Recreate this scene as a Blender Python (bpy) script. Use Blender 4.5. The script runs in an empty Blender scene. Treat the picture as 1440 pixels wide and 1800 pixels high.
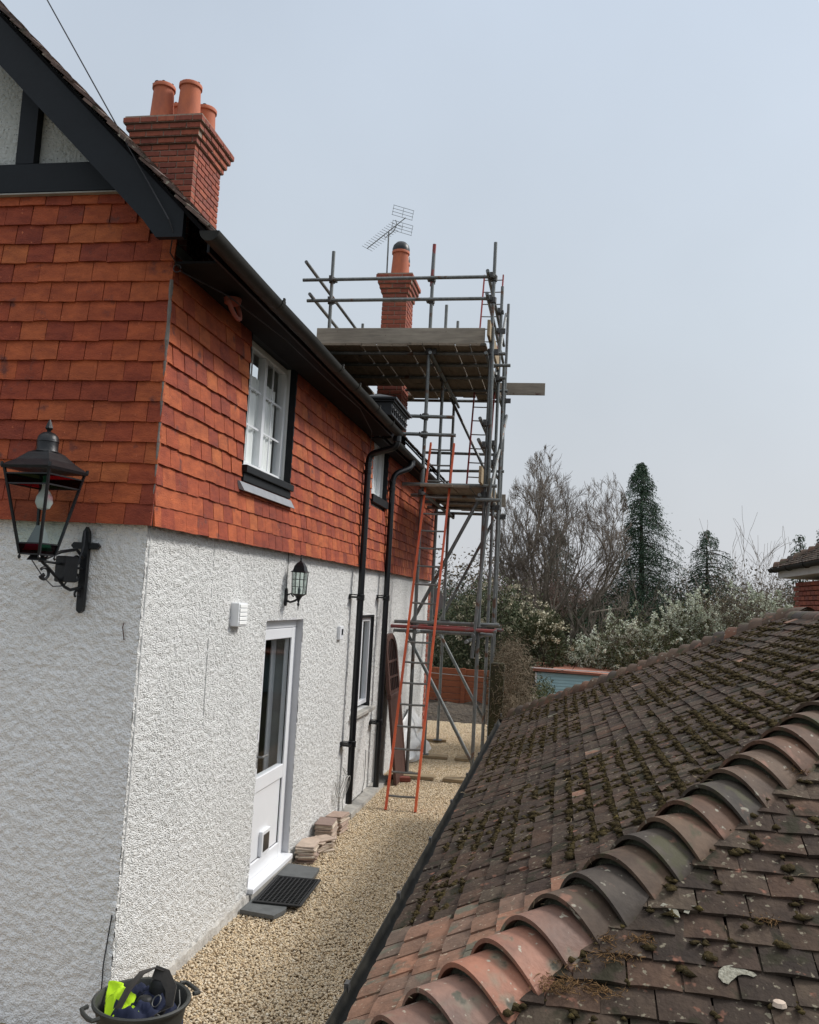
import bpy, math, random
import numpy as np
from mathutils import Vector, Matrix
random.seed(7); rng = np.random.default_rng(7)
R = math.radians
scene = bpy.context.scene
COL = scene.collection

# ------------------------------------------------------------------ camera
CAM = np.array([2.2584, -4.5108, 2.2345])
CR = np.array([0.98406804, 0.16963926, 0.05322225])
CU = np.array([-0.03553866, -0.10562562, 0.99377071])
CF = np.array([-0.17420417, 0.97982945, 0.09791405])
cd = bpy.data.cameras.new("camera"); cam = bpy.data.objects.new("camera", cd); COL.objects.link(cam)
cd.sensor_fit = 'HORIZONTAL'; cd.sensor_width = 36; cd.lens = 36 * 1550 / 1440
cd.clip_start = 0.05; cd.clip_end = 3000
m = Matrix.Identity(4)
for i in range(3):
    m[i][0] = CR[i]; m[i][1] = CU[i]; m[i][2] = -CF[i]; m[i][3] = CAM[i]
cam.matrix_world = m
scene.camera = cam

# ------------------------------------------------------------------ world and sun
SUN_EL, SUN_AZ = 42.0, 62.0          # azimuth: degrees from +Y towards +X
w = bpy.data.worlds.new("World"); scene.world = w; w.use_nodes = True
nt = w.node_tree; nt.nodes.clear()
def wn(t, **k):
    n = nt.nodes.new(t)
    for a, b in k.items(): setattr(n, a, b)
    return n
out = wn('ShaderNodeOutputWorld'); mixs = wn('ShaderNodeMixShader')
sky = wn('ShaderNodeTexSky', sky_type='NISHITA'); sky.sun_disc = False
sky.sun_elevation = R(SUN_EL); sky.sun_rotation = R(SUN_AZ); sky.dust_density = 3; sky.air_density = 1.2
b1 = wn('ShaderNodeBackground'); b1.inputs['Strength'].default_value = 0.1
nt.links.new(sky.outputs[0], b1.inputs[0])
tc = wn('ShaderNodeTexCoord'); sx = wn('ShaderNodeSeparateXYZ'); nt.links.new(tc.outputs['Generated'], sx.inputs[0])
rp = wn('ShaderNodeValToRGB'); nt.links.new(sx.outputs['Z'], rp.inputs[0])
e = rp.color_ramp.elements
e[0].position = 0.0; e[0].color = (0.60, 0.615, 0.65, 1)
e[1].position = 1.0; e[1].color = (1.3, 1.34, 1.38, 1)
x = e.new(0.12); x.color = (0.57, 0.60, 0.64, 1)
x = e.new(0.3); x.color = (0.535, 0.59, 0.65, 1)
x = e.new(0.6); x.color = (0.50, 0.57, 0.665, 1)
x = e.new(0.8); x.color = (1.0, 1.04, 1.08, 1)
dotn = wn('ShaderNodeVectorMath', operation='DOT_PRODUCT'); nt.links.new(tc.outputs['Generated'], dotn.inputs[0])
sd = (math.sin(R(SUN_AZ)) * math.cos(R(SUN_EL)), math.cos(R(SUN_AZ)) * math.cos(R(SUN_EL)), math.sin(R(SUN_EL)))
dotn.inputs[1].default_value = sd
mr = wn('ShaderNodeMapRange'); nt.links.new(dotn.outputs['Value'], mr.inputs[0])
mr.inputs[1].default_value = 0.45; mr.inputs[2].default_value = 1.0; mr.inputs[3].default_value = 0.0; mr.inputs[4].default_value = 0.22
nz = wn('ShaderNodeTexNoise'); nz.inputs['Scale'].default_value = 2.2; nz.inputs['Detail'].default_value = 5
nt.links.new(tc.outputs['Generated'], nz.inputs[0])
mr2 = wn('ShaderNodeMapRange'); nt.links.new(nz.outputs[0], mr2.inputs[0])
mr2.inputs[1].default_value = 0.3; mr2.inputs[2].default_value = 0.7; mr2.inputs[3].default_value = 0.91; mr2.inputs[4].default_value = 1.02
ad = wn('ShaderNodeMath', operation='ADD'); nt.links.new(mr.outputs[0], ad.inputs[0]); nt.links.new(mr2.outputs[0], ad.inputs[1])
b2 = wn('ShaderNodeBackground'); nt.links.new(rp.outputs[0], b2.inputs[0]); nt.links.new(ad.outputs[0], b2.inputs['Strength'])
mixs.inputs[0].default_value = 0.93
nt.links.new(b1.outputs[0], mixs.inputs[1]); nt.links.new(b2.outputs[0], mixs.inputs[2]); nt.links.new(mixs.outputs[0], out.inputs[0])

sl = bpy.data.lights.new("sun", 'SUN'); sun = bpy.data.objects.new("sun", sl); COL.objects.link(sun)
sl.energy = 2.7; sl.angle = R(14); sl.color = (1.0, 0.965, 0.92)
sun.rotation_euler = Vector(sd).to_track_quat('Z', 'Y').to_euler()
sun.location = (20, 20, 30)

vs = scene.view_settings
vs.view_transform = 'Standard'; vs.look = 'None'; vs.gamma = 1; vs.use_curve_mapping = False
vs.exposure = 0.2

# ------------------------------------------------------------------ materials
MATS = {}
def mat(name, c1, c2=None, scale=8.0, rough=0.75, bump=0.0, bscale=60.0, metal=0.0, spec=0.4, ramp=None,
        detail=4.0, spots=None, stretch=None, bdist=0.004, mott=0.0, trans=0.0, coat=0.0, pebble=0):
    """ramp: list of colours picked per piece (object random + 'rnd' face attribute)."""
    m = bpy.data.materials.new(name); m.use_nodes = True; MATS[name] = m
    t = m.node_tree; N = t.nodes; L = t.links; bs = N['Principled BSDF']
    bs.inputs['Roughness'].default_value = rough; bs.inputs['Metallic'].default_value = metal
    bs.inputs['Specular IOR Level'].default_value = spec
    if coat: bs.inputs['Coat Weight'].default_value = coat
    if trans: bs.inputs['Transmission Weight'].default_value = trans
    geo = N.new('ShaderNodeNewGeometry'); vec = geo.outputs['Position']
    if stretch:
        mp = N.new('ShaderNodeMapping'); mp.inputs['Scale'].default_value = stretch; L.new(vec, mp.inputs[0]); vec2 = mp.outputs[0]
    else: vec2 = vec
    n = N.new('ShaderNodeTexNoise'); n.inputs['Scale'].default_value = scale; n.inputs['Detail'].default_value = detail; n.inputs['Roughness'].default_value = 0.65
    L.new(vec2, n.inputs['Vector'])
    mx = N.new('ShaderNodeMix'); mx.data_type = 'RGBA'
    f = N.new('ShaderNodeMapRange'); f.inputs[1].default_value = 0.32; f.inputs[2].default_value = 0.68; L.new(n.outputs[0], f.inputs[0])
    L.new(f.outputs[0], mx.inputs[0])
    if ramp:
        oi = N.new('ShaderNodeObjectInfo'); at = N.new('ShaderNodeAttribute'); at.attribute_name = 'rnd'
        a = N.new('ShaderNodeMath'); a.operation = 'ADD'; L.new(oi.outputs['Random'], a.inputs[0]); L.new(at.outputs['Fac'], a.inputs[1])
        fr = N.new('ShaderNodeMath'); fr.operation = 'FRACT'; L.new(a.outputs[0], fr.inputs[0])
        cr = N.new('ShaderNodeValToRGB'); L.new(fr.outputs[0], cr.inputs[0]); el = cr.color_ramp.elements
        cr.color_ramp.interpolation = 'LINEAR'
        k = len(ramp)
        el[0].position = 0; el[0].color = (*ramp[0], 1); el[1].position = 1; el[1].color = (*ramp[-1], 1)
        for i in range(1, k - 1):
            q = el.new(i / (k - 1)); q.color = (*ramp[i], 1)
        L.new(cr.outputs[0], mx.inputs[6])
        dk = N.new('ShaderNodeMix'); dk.data_type = 'RGBA'; dk.blend_type = 'MULTIPLY'; dk.inputs[0].default_value = 1
        L.new(cr.outputs[0], dk.inputs[6]); c = c2 or (0.7, 0.7, 0.7); dk.inputs[7].default_value = (*c, 1)
        L.new(dk.outputs[2], mx.inputs[7])
    else:
        c2 = c2 or tuple(v * 0.8 for v in c1)
        mx.inputs[6].default_value = (*c1, 1); mx.inputs[7].default_value = (*c2, 1)
    col = mx.outputs[2]
    if mott:
        n3 = N.new('ShaderNodeTexNoise'); n3.inputs['Scale'].default_value = 1.3; n3.inputs['Detail'].default_value = 5; L.new(vec, n3.inputs['Vector'])
        f3 = N.new('ShaderNodeMapRange'); f3.inputs[1].default_value = 0.35; f3.inputs[2].default_value = 0.65
        f3.inputs[3].default_value = 1 - mott; f3.inputs[4].default_value = 1.0; L.new(n3.outputs[0], f3.inputs[0])
        mm = N.new('ShaderNodeVectorMath'); mm.operation = 'SCALE'; L.new(col, mm.inputs[0]); L.new(f3.outputs[0], mm.inputs['Scale']); col = mm.outputs[0]
    for sp in (spots or []):      # (colour, scale, threshold, softness)
        n2 = N.new('ShaderNodeTexNoise'); n2.inputs['Scale'].default_value = sp[1]; n2.inputs['Detail'].default_value = 3; L.new(vec, n2.inputs['Vector'])
        g = N.new('ShaderNodeMapRange'); g.inputs[1].default_value = sp[2]; g.inputs[2].default_value = sp[2] + sp[3]; L.new(n2.outputs[0], g.inputs[0])
        m2 = N.new('ShaderNodeMix'); m2.data_type = 'RGBA'; L.new(g.outputs[0], m2.inputs[0]); L.new(col, m2.inputs[6]); m2.inputs[7].default_value = (*sp[0], 1)
        col = m2.outputs[2]
    L.new(col, bs.inputs['Base Color'])
    if bump:
        nb = N.new('ShaderNodeTexNoise'); nb.inputs['Scale'].default_value = bscale; nb.inputs['Detail'].default_value = 5; L.new(vec2, nb.inputs['Vector'])
        b = N.new('ShaderNodeBump'); b.inputs['Strength'].default_value = bump; b.inputs['Distance'].default_value = bdist
        hsock = nb.outputs[0]
        if pebble:
            vo = N.new('ShaderNodeTexVoronoi'); vo.inputs['Scale'].default_value = pebble; L.new(vec, vo.inputs['Vector'])
            iv = N.new('ShaderNodeMath'); iv.operation = 'SUBTRACT'; iv.inputs[0].default_value = 1.0; L.new(vo.outputs['Distance'], iv.inputs[1])
            av = N.new('ShaderNodeMath'); av.operation = 'MULTIPLY_ADD'; L.new(nb.outputs[0], av.inputs[0]); av.inputs[1].default_value = 0.6; L.new(iv.outputs[0], av.inputs[2]); hsock = av.outputs[0]
        L.new(hsock, b.inputs['Height']); L.new(b.outputs[0], bs.inputs['Normal'])
    return m

mat('render_white', (0.88, 0.875, 0.85), (0.83, 0.825, 0.80), pebble=125, scale=3, rough=0.9, bump=0.9, bscale=170, spec=0.2, mott=0.06,
    spots=[((0.40, 0.39, 0.37), 165, 0.60, 0.05)], bdist=0.013)
mat('render_grey', (0.88, 0.88, 0.87), (0.83, 0.83, 0.825), pebble=95, scale=3, rough=0.92, bump=1.0, bscale=110, spec=0.2, mott=0.06, bdist=0.006,
    spots=[((0.45, 0.45, 0.45), 120, 0.64, 0.05)])
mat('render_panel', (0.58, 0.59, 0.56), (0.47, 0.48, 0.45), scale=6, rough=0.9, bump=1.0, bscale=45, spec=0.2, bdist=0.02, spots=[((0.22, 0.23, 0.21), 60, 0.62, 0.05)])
TERR = [(0.54, 0.130, 0.044), (0.49, 0.108, 0.040), (0.56, 0.142, 0.048), (0.43, 0.088, 0.036), (0.37, 0.074, 0.033), (0.33, 0.068, 0.034), (0.40, 0.080, 0.034), (0.52, 0.122, 0.042), (0.58, 0.165, 0.052), (0.54, 0.130, 0.045), (0.44, 0.092, 0.036)]
mat('wall_tile_clay', None, (0.60, 0.54, 0.62), scale=9, rough=0.72, bump=0.9, bscale=80, ramp=TERR, stretch=(1.0, 1.0, 2.4), spec=0.3, bdist=0.007, mott=0.16, spots=[((0.17, 0.05, 0.035), 9, 0.64, 0.10), ((0.54, 0.16, 0.07), 34, 0.70, 0.06)])
mat('roof_tile_old', None, (0.55, 0.55, 0.6), scale=14, rough=0.85, bump=0.9, bscale=60,
    spec=0.15, mott=0.35, ramp=[(0.105, 0.070, 0.048), (0.070, 0.049, 0.036), (0.130, 0.080, 0.054), (0.058, 0.044, 0.034), (0.092, 0.063, 0.045), (0.118, 0.088, 0.062), (0.078, 0.052, 0.039)],
    spots=[((0.19, 0.165, 0.12), 42, 0.63, 0.05), ((0.20, 0.095, 0.065), 17, 0.66, 0.06), ((0.03, 0.026, 0.016), 9, 0.56, 0.08)], bdist=0.006)
mat('roof_tile_verge', None, (0.5, 0.5, 0.5), scale=14, rough=0.85, bump=0.9, bscale=60, ramp=[(0.20, 0.125, 0.10), (0.14, 0.09, 0.075), (0.24, 0.16, 0.13), (0.10, 0.07, 0.06)], spots=[((0.30, 0.27, 0.21), 30, 0.62, 0.06), ((0.04, 0.035, 0.02), 12, 0.58, 0.08)], bdist=0.006)
mat('roof_tile_clean', None, (0.62, 0.62, 0.62), scale=14, rough=0.8, bump=0.7, bscale=60,
    ramp=[(0.27, 0.14, 0.085), (0.20, 0.11, 0.07), (0.31, 0.15, 0.09), (0.155, 0.105, 0.075), (0.24, 0.12, 0.075)],
    spots=[((0.11, 0.10, 0.07), 9, 0.54, 0.08), ((0.42, 0.33, 0.24), 50, 0.66, 0.05)], bdist=0.005)
mat('bonnet_clay', None, (0.46, 0.46, 0.48), scale=7, rough=0.7, bump=0.5, bscale=50,
    ramp=[(0.135, 0.085, 0.055), (0.085, 0.062, 0.045), (0.185, 0.088, 0.052), (0.10, 0.070, 0.050), (0.14, 0.09, 0.06), (0.072, 0.057, 0.046), (0.078, 0.063, 0.05)],
    spots=[((0.27, 0.25, 0.20), 30, 0.66, 0.06), ((0.06, 0.055, 0.03), 8, 0.57, 0.08), ((0.19, 0.10, 0.07), 11, 0.62, 0.08)], spec=0.2)
mat('bonnet_clean', None, (0.52, 0.56, 0.6), scale=6, rough=0.65, bump=0.7, bscale=50,
    ramp=[(0.30, 0.145, 0.09), (0.22, 0.12, 0.085), (0.36, 0.15, 0.09), (0.26, 0.15, 0.11)], spots=[((0.17, 0.165, 0.115), 7, 0.54, 0.12), ((0.36, 0.32, 0.25), 30, 0.66, 0.05), ((0.07, 0.065, 0.045), 14, 0.64, 0.06)], spec=0.4)
mat('mortar_mossy', (0.055, 0.055, 0.038), (0.028, 0.032, 0.018), scale=25, rough=0.95, bump=1.0, bscale=50, bdist=0.01, spots=[((0.12, 0.12, 0.09), 30, 0.65, 0.05)])
mat('moss', (0.068, 0.050, 0.021), (0.028, 0.021, 0.010), scale=20, rough=1, bump=1.0, bscale=110, bdist=0.01, spec=0.1, spots=[((0.11, 0.085, 0.03), 16, 0.63, 0.08)])
mat('straw', (0.34, 0.27, 0.17), (0.20, 0.15, 0.09), scale=9, rough=1)
mat('dry_moss', (0.24, 0.14, 0.065), (0.10, 0.06, 0.03), scale=50, rough=1, spec=0.1)
mat('lichen', (0.36, 0.345, 0.28), (0.17, 0.155, 0.115), scale=120, rough=0.95, bump=1, bscale=150)
BR = [(0.37, 0.10, 0.06), (0.29, 0.08, 0.05), (0.42, 0.12, 0.065), (0.24, 0.07, 0.05), (0.36, 0.11, 0.07)]
mat('brick_clay', None, (0.7, 0.68, 0.68), scale=18, rough=0.85, bump=0.6, bscale=80, ramp=BR)
mat('brick_dark', None, (0.6, 0.6, 0.62), scale=18, rough=0.85, bump=0.6, bscale=80, ramp=[(0.16, 0.07, 0.055), (0.12, 0.065, 0.055), (0.19, 0.08, 0.055)], spots=[((0.14, 0.14, 0.11), 12, 0.6, 0.1)])
mat('mortar', (0.36, 0.27, 0.21), (0.24, 0.18, 0.14), scale=30, rough=0.95, bump=0.5)
mat('pot_clay', (0.52, 0.15, 0.07), (0.36, 0.11, 0.065), scale=6, rough=0.8, bump=0.3, bscale=60, stretch=(1, 1, 0.5))
mat('paint_black', (0.008, 0.011, 0.015), (0.006, 0.008, 0.011), spec=0.25, scale=5, rough=0.55, bump=0.25, bscale=30, mott=0.3)
mat('gutter_black', (0.012, 0.012, 0.011), (0.026, 0.024, 0.019), scale=7, rough=0.62, bump=0.2, bscale=30, spec=0.22)
mat('gloss_black', (0.008, 0.009, 0.011), (0.011, 0.012, 0.014), scale=8, rough=0.28, spec=0.4)
mat('matt_black', (0.008, 0.009, 0.011), (0.014, 0.015, 0.017), scale=8, rough=0.6, spec=0.2)
mat('iron_black', (0.007, 0.008, 0.010), (0.012, 0.013, 0.015), scale=20, rough=0.42, bump=0.4, bscale=60)
mat('soffit_black', (0.008, 0.0075, 0.009), (0.013, 0.012, 0.013), scale=8, rough=0.85, spec=0.15)
mat('upvc_white', (0.80, 0.81, 0.83), (0.76, 0.77, 0.79), scale=2, rough=0.3, spec=0.5)
mat('upvc_grey', (0.56, 0.56, 0.57), (0.50, 0.50, 0.52), scale=3, rough=0.5)
mat('plaster_trim', (0.62, 0.62, 0.61), (0.55, 0.55, 0.54), scale=6, rough=0.8, bump=0.4)
mat('concrete', (0.40, 0.38, 0.34), (0.28, 0.27, 0.25), scale=9, rough=0.95, bump=0.7, bscale=60)
mat('plinth', (0.55, 0.53, 0.49), (0.36, 0.34, 0.31), scale=11, rough=0.95, bump=1.0, bscale=40, bdist=0.01)
mat('lead', (0.30, 0.31, 0.33), (0.24, 0.25, 0.27), scale=10, rough=0.55, bump=0.4, bscale=15)
mat('curtain', (0.88, 0.88, 0.86), (0.84, 0.84, 0.82), scale=4, rough=0.9)
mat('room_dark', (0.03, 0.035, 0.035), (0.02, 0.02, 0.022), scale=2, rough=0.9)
mat('wood_barn', (0.10, 0.045, 0.032), (0.065, 0.03, 0.024), scale=10, rough=0.55, stretch=(4, 4, 0.6), bump=0.4)
mat('wood_board', (0.36, 0.29, 0.215), (0.24, 0.19, 0.14), scale=6, rough=0.85, stretch=(3, 0.6, 6), bump=0.5, mott=0.3, spots=[((0.10, 0.09, 0.07), 6, 0.64, 0.06)])
mat('wood_board_x', (0.46, 0.40, 0.32), (0.31, 0.27, 0.22), scale=6, rough=0.85, stretch=(0.6, 3, 6), bump=0.5, mott=0.3, spots=[((0.12, 0.06, 0.05), 5, 0.66, 0.06)])
mat('wood_sole', (0.36, 0.27, 0.16), (0.24, 0.18, 0.11), scale=9, rough=0.9, stretch=(0.8, 4, 4), bump=0.5)
mat('galv', (0.24, 0.25, 0.245), (0.15, 0.16, 0.155), scale=10, rough=0.45, metal=0.4, stretch=(2, 2, 1), bump=0.2, mott=0.25, spots=[((0.13, 0.075, 0.05), 6, 0.60, 0.08), ((0.34, 0.34, 0.32), 40, 0.68, 0.04)])
mat('galv_red', (0.30, 0.055, 0.05), (0.20, 0.08, 0.075), scale=10, rough=0.5, metal=0.15, bump=0.2, spots=[((0.17, 0.18, 0.18), 5, 0.56, 0.05)])
mat('coupler_metal', (0.11, 0.11, 0.11), (0.06, 0.055, 0.05), scale=30, rough=0.6, metal=0.5, bump=0.3)
mat('ladder_orange', (0.72, 0.135, 0.035), (0.56, 0.075, 0.03), scale=5, rough=0.5, mott=0.2)
mat('ladder_red', (0.33, 0.035, 0.03), (0.27, 0.05, 0.045), scale=5, rough=0.5, mott=0.2)
mat('rung_metal', (0.20, 0.20, 0.19), (0.14, 0.135, 0.125), scale=20, rough=0.6, metal=0.3)
mat('slate_grey', (0.22, 0.20, 0.18), (0.14, 0.12, 0.11), scale=14, rough=0.9, bump=0.8, bscale=60)
mat('slate', (0.12, 0.125, 0.125), (0.085, 0.09, 0.09), scale=12, rough=0.6, bump=0.5)
mat('rubber', (0.012, 0.013, 0.014), (0.018, 0.018, 0.018), scale=20, rough=0.6)
mat('bucket_rubber', (0.030, 0.031, 0.028), (0.042, 0.043, 0.038), scale=10, rough=0.6, bump=0.3)
mat('leather_belt', (0.055, 0.047, 0.04), (0.035, 0.031, 0.028), scale=20, rough=0.6, bump=0.4)
mat('hivis', (0.52, 0.80, 0.015), (0.42, 0.68, 0.01), scale=8, rough=0.8)
mat('navy_cloth', (0.008, 0.012, 0.032), (0.012, 0.017, 0.045), scale=10, rough=0.9)
mat('cable_white', (0.5, 0.5, 0.48), rough=0.5)
mat('cable_dark', (0.03, 0.03, 0.035), rough=0.5)
mat('stack_tile', None, (0.7, 0.7, 0.7), scale=14, rough=0.85, bump=0.6, bscale=70, ramp=[(0.62, 0.50, 0.40), (0.40, 0.29, 0.23), (0.70, 0.60, 0.48), (0.28, 0.20, 0.17), (0.55, 0.40, 0.31)])
mat('plastic_sheet', (0.72, 0.73, 0.72), (0.6, 0.6, 0.6), scale=6, rough=0.35, spec=0.5)
mat('gravel_stone', None, (0.68, 0.64, 0.58), scale=60, rough=0.85, ramp=[(0.72, 0.575, 0.38), (0.79, 0.68, 0.50), (0.62, 0.48, 0.32), (0.84, 0.76, 0.62), (0.73, 0.565, 0.35), (0.50, 0.41, 0.30), (0.80, 0.70, 0.54), (0.68, 0.53, 0.35)], spec=0.3)
mat('gravel_base', (0.42, 0.31, 0.19), (0.26, 0.19, 0.12), scale=70, rough=1, bump=1, bscale=110, bdist=0.02)
mat('soil', (0.045, 0.034, 0.026), (0.075, 0.058, 0.04), scale=5, rough=1, bump=1, bscale=12, bdist=0.08, spots=[((0.13, 0.10, 0.07), 22, 0.62, 0.06)])
mat('garden_ground', (0.055, 0.065, 0.025), (0.05, 0.042, 0.028), scale=0.8, rough=1, bump=1, bscale=8, bdist=0.08)
mat('timber_orange', (0.33, 0.105, 0.045), (0.22, 0.07, 0.035), scale=5, rough=0.8, stretch=(0.7, 1, 6), bump=0.5, spots=[((0.05, 0.03, 0.025), 4, 0.62, 0.1)])
mat('post_green', (0.062, 0.062, 0.028), (0.045, 0.036, 0.024), scale=6, rough=0.95, stretch=(4, 4, 0.8), bump=0.8, bscale=30, bdist=0.01)
mat('shed_blue', (0.42, 0.60, 0.62), (0.34, 0.52, 0.55), scale=6, rough=0.7, stretch=(0.6, 1, 4))
mat('shed_red', (0.40, 0.16, 0.10), (0.30, 0.12, 0.08), scale=6, rough=0.8)
mat('dish_grey', (0.22, 0.23, 0.24), (0.18, 0.19, 0.20), scale=4, rough=0.5)
mat('bark_pale', (0.21, 0.18, 0.14), (0.13, 0.11, 0.085), scale=10, rough=0.95, bump=0.6, bscale=30, stretch=(2, 2, 0.6))
mat('bark_dark', (0.055, 0.042, 0.032), (0.035, 0.028, 0.022), scale=10, rough=0.95)
mat('twig', (0.22, 0.18, 0.145), (0.13, 0.105, 0.085), scale=2, rough=0.95)
mat('twig_dark', (0.085, 0.066, 0.052), (0.055, 0.043, 0.035), scale=3, rough=0.95)
mat('twig_pale', (0.26, 0.205, 0.14), (0.14, 0.105, 0.07), scale=4, rough=0.95)
mat('twig_red', (0.22, 0.135, 0.11), (0.13, 0.09, 0.07), scale=1.2, rough=0.95)
def leafmat(name, ramp):
    m = mat(name, None, (0.6, 0.65, 0.6), scale=1.6, rough=0.75, ramp=ramp, spec=0.25, detail=2)
    return m
leafmat('leaf_conifer', [(0.058, 0.10, 0.060), (0.034, 0.066, 0.044), (0.075, 0.115, 0.058), (0.044, 0.088, 0.062)])
leafmat('leaf_rhodo', [(0.10, 0.115, 0.055), (0.065, 0.085, 0.042), (0.17, 0.16, 0.09), (0.085, 0.105, 0.055)])
leafmat('leaf_olive', [(0.12, 0.13, 0.05), (0.085, 0.095, 0.04), (0.15, 0.14, 0.065)])
leafmat('leaf_brown', [(0.17, 0.125, 0.08), (0.10, 0.075, 0.05), (0.22, 0.17, 0.11), (0.08, 0.07, 0.04)])
leafmat('petal', [(0.78, 0.78, 0.66), (0.66, 0.68, 0.52), (0.82, 0.82, 0.74)])
leafmat('petal_cream', [(0.60, 0.52, 0.38), (0.46, 0.40, 0.29), (0.68, 0.61, 0.46)])
# glass: dark, sharp, partly see-through
def glassmat(name, tint, mixf, rough=0.03):
    m = bpy.data.materials.new(name); m.use_nodes = True; MATS[name] = m
    N = m.node_tree.nodes; L = m.node_tree.links; N.clear()
    o = N.new('ShaderNodeOutputMaterial'); g = N.new('ShaderNodeBsdfGlossy'); g.inputs['Roughness'].default_value = rough
    g.inputs['Color'].default_value = (1, 1, 1, 1)
    t = N.new('ShaderNodeBsdfTransparent'); t.inputs['Color'].default_value = (*tint, 1)
    f = N.new('ShaderNodeLayerWeight'); f.inputs['Blend'].default_value = mixf
    x = N.new('ShaderNodeMixShader'); ge = N.new('ShaderNodeNewGeometry'); iv = N.new('ShaderNodeMath'); iv.operation = 'SUBTRACT'; iv.inputs[0].default_value = 1.0; L.new(ge.outputs['Backfacing'], iv.inputs[1]); mu = N.new('ShaderNodeMath'); mu.operation = 'MULTIPLY'; L.new(f.outputs['Fresnel'], mu.inputs[0]); L.new(iv.outputs[0], mu.inputs[1]); L.new(mu.outputs[0], x.inputs[0]); L.new(t.outputs[0], x.inputs[1]); L.new(g.outputs[0], x.inputs[2]); L.new(x.outputs[0], o.inputs[0])
glassmat('window_glass', (0.93, 0.95, 0.95), 0.12)
glassmat('lantern_glass', (0.80, 0.86, 0.84), 0.12)
glassmat('red_glass', (0.35, 0.02, 0.05), 0.12)
glassmat('green_glass', (0.03, 0.12, 0.07), 0.12)
glassmat('clear_plastic', (0.9, 0.9, 0.9), 0.35, 0.2)

# ------------------------------------------------------------------ mesh helpers
class G:
    def __init__(s): s.v = []; s.f = []; s.rnd = None
    def add(s, vs, fs):
        o = len(s.v); s.v.extend([tuple(map(float, p)) for p in vs]); s.f.extend([tuple(i + o for i in f) for f in fs]); return s
    def box(s, a, b, T=None):
        x0, y0, z0 = a; x1, y1, z1 = b
        v = [(x0, y0, z0), (x1, y0, z0), (x1, y1, z0), (x0, y1, z0), (x0, y0, z1), (x1, y0, z1), (x1, y1, z1), (x0, y1, z1)]
        if T is not None: v = [tuple(T @ Vector(p)) for p in v]
        return s.add(v, [(0, 3, 2, 1), (4, 5, 6, 7), (0, 1, 5, 4), (1, 2, 6, 5), (2, 3, 7, 6), (3, 0, 4, 7)])
    def bbox(s, a, b, r=0.004, T=None):
        """box with chamfered long edges"""
        x0, y0, z0 = a; x1, y1, z1 = b
        vs = []
        for z, q in ((z0, r), (z0 + r, 0), (z1 - r, 0), (z1, r)):
            vs += [(x0 + q + r * 0, y0 + q, z), (x1 - q, y0 + q, z), (x1 - q, y1 - q, z), (x0 + q, y1 - q, z)]
        fs = [(3, 2, 1, 0), (12, 13, 14, 15)]
        for k in range(3):
            for i in range(4):
                j = (i + 1) % 4; fs.append((4 * k + i, 4 * k + j, 4 * k + 4 + j, 4 * k + 4 + i))
        if T is not None: vs = [tuple(T @ Vector(p)) for p in vs]
        return s.add(vs, fs)
    def ring(s, c, ax, r, n, ph=0, ry=None):
        ax = Vector(ax).normalized(); u = ax.orthogonal().normalized() if abs(ax.z) < 0.999 else Vector((1, 0, 0)); w = ax.cross(u)
        return [tuple(Vector(c) + u * (r * math.cos(2 * math.pi * i / n + ph)) + w * ((ry or r) * math.sin(2 * math.pi * i / n + ph))) for i in range(n)]
    def tube(s, pts, r, n=10, caps=True):
        pts = [Vector(p) for p in pts]; rs = r if isinstance(r, (list, tuple)) else [r] * len(pts)
        vs = []; fs = []; up = None
        for i, p in enumerate(pts):
            d = (pts[min(i + 1, len(pts) - 1)] - pts[max(i - 1, 0)]).normalized()
            if up is None: up = d.orthogonal().normalized()
            up = (up - d * up.dot(d)).normalized(); w = d.cross(up)
            vs += [tuple(p + up * (rs[i] * math.cos(2 * math.pi * k / n)) + w * (rs[i] * math.sin(2 * math.pi * k / n))) for k in range(n)]
        for i in range(len(pts) - 1):
            for k in range(n):
                j = (k + 1) % n; fs.append((i * n + k, i * n + j, (i + 1) * n + j, (i + 1) * n + k))
        if caps: fs.append(tuple(reversed(range(n)))); fs.append(tuple((len(pts) - 1) * n + k for k in range(n)))
        return s.add(vs, fs)
    def lathe(s, prof, c=(0, 0, 0), n=16, ph=0, sq=False):
        vs = []; fs = []
        for (r, z) in prof:
            for k in range(n):
                a = 2 * math.pi * k / n + ph; vs.append((c[0] + r * math.cos(a), c[1] + r * math.sin(a), c[2] + z))
        for i in range(len(prof) - 1):
            for k in range(n):
                j = (k + 1) % n; fs.append((i * n + k, i * n + j, (i + 1) * n + j, (i + 1) * n + k))
        fs.append(tuple(reversed(range(n)))); fs.append(tuple((len(prof) - 1) * n + k for k in range(n)))
        return s.add(vs, fs)
    def prism(s, poly, d):
        """poly: list of 3D points (planar), extruded by vector d"""
        n = len(poly); vs = [tuple(p) for p in poly] + [tuple(Vector(p) + Vector(d)) for p in poly]
        return s.add(vs, [tuple(range(n)), tuple(reversed(range(n, 2 * n)))] + [(i, i + n, (i + 1) % n + n, (i + 1) % n) for i in range(n)])
    def mesh(s, name):
        me = bpy.data.meshes.new(name); me.from_pydata(s.v, [], s.f); me.update()
        if s.rnd is not None:
            a = me.attributes.new('rnd', 'FLOAT', 'FACE'); a.data.foreach_set('value', np.array(s.rnd, np.float32))
        return me
def smooth(me, ang=40):
    me.polygons.foreach_set('use_smooth', [True] * len(me.polygons))
    try: me.set_sharp_from_angle(angle=R(ang))
    except Exception: pass
    return me
def link(name, me, m=None, parent=None, label=None, kind=None, loc=None):
    o = bpy.data.objects.new(name, me); COL.objects.link(o)
    if m is not None and len(me.materials) == 0: me.materials.append(MATS[m])
    if parent is not None: o.parent = parent
    if label: o['label'] = label
    if kind: o['kind'] = kind
    if loc is not None: o.location = loc
    return o
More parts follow.
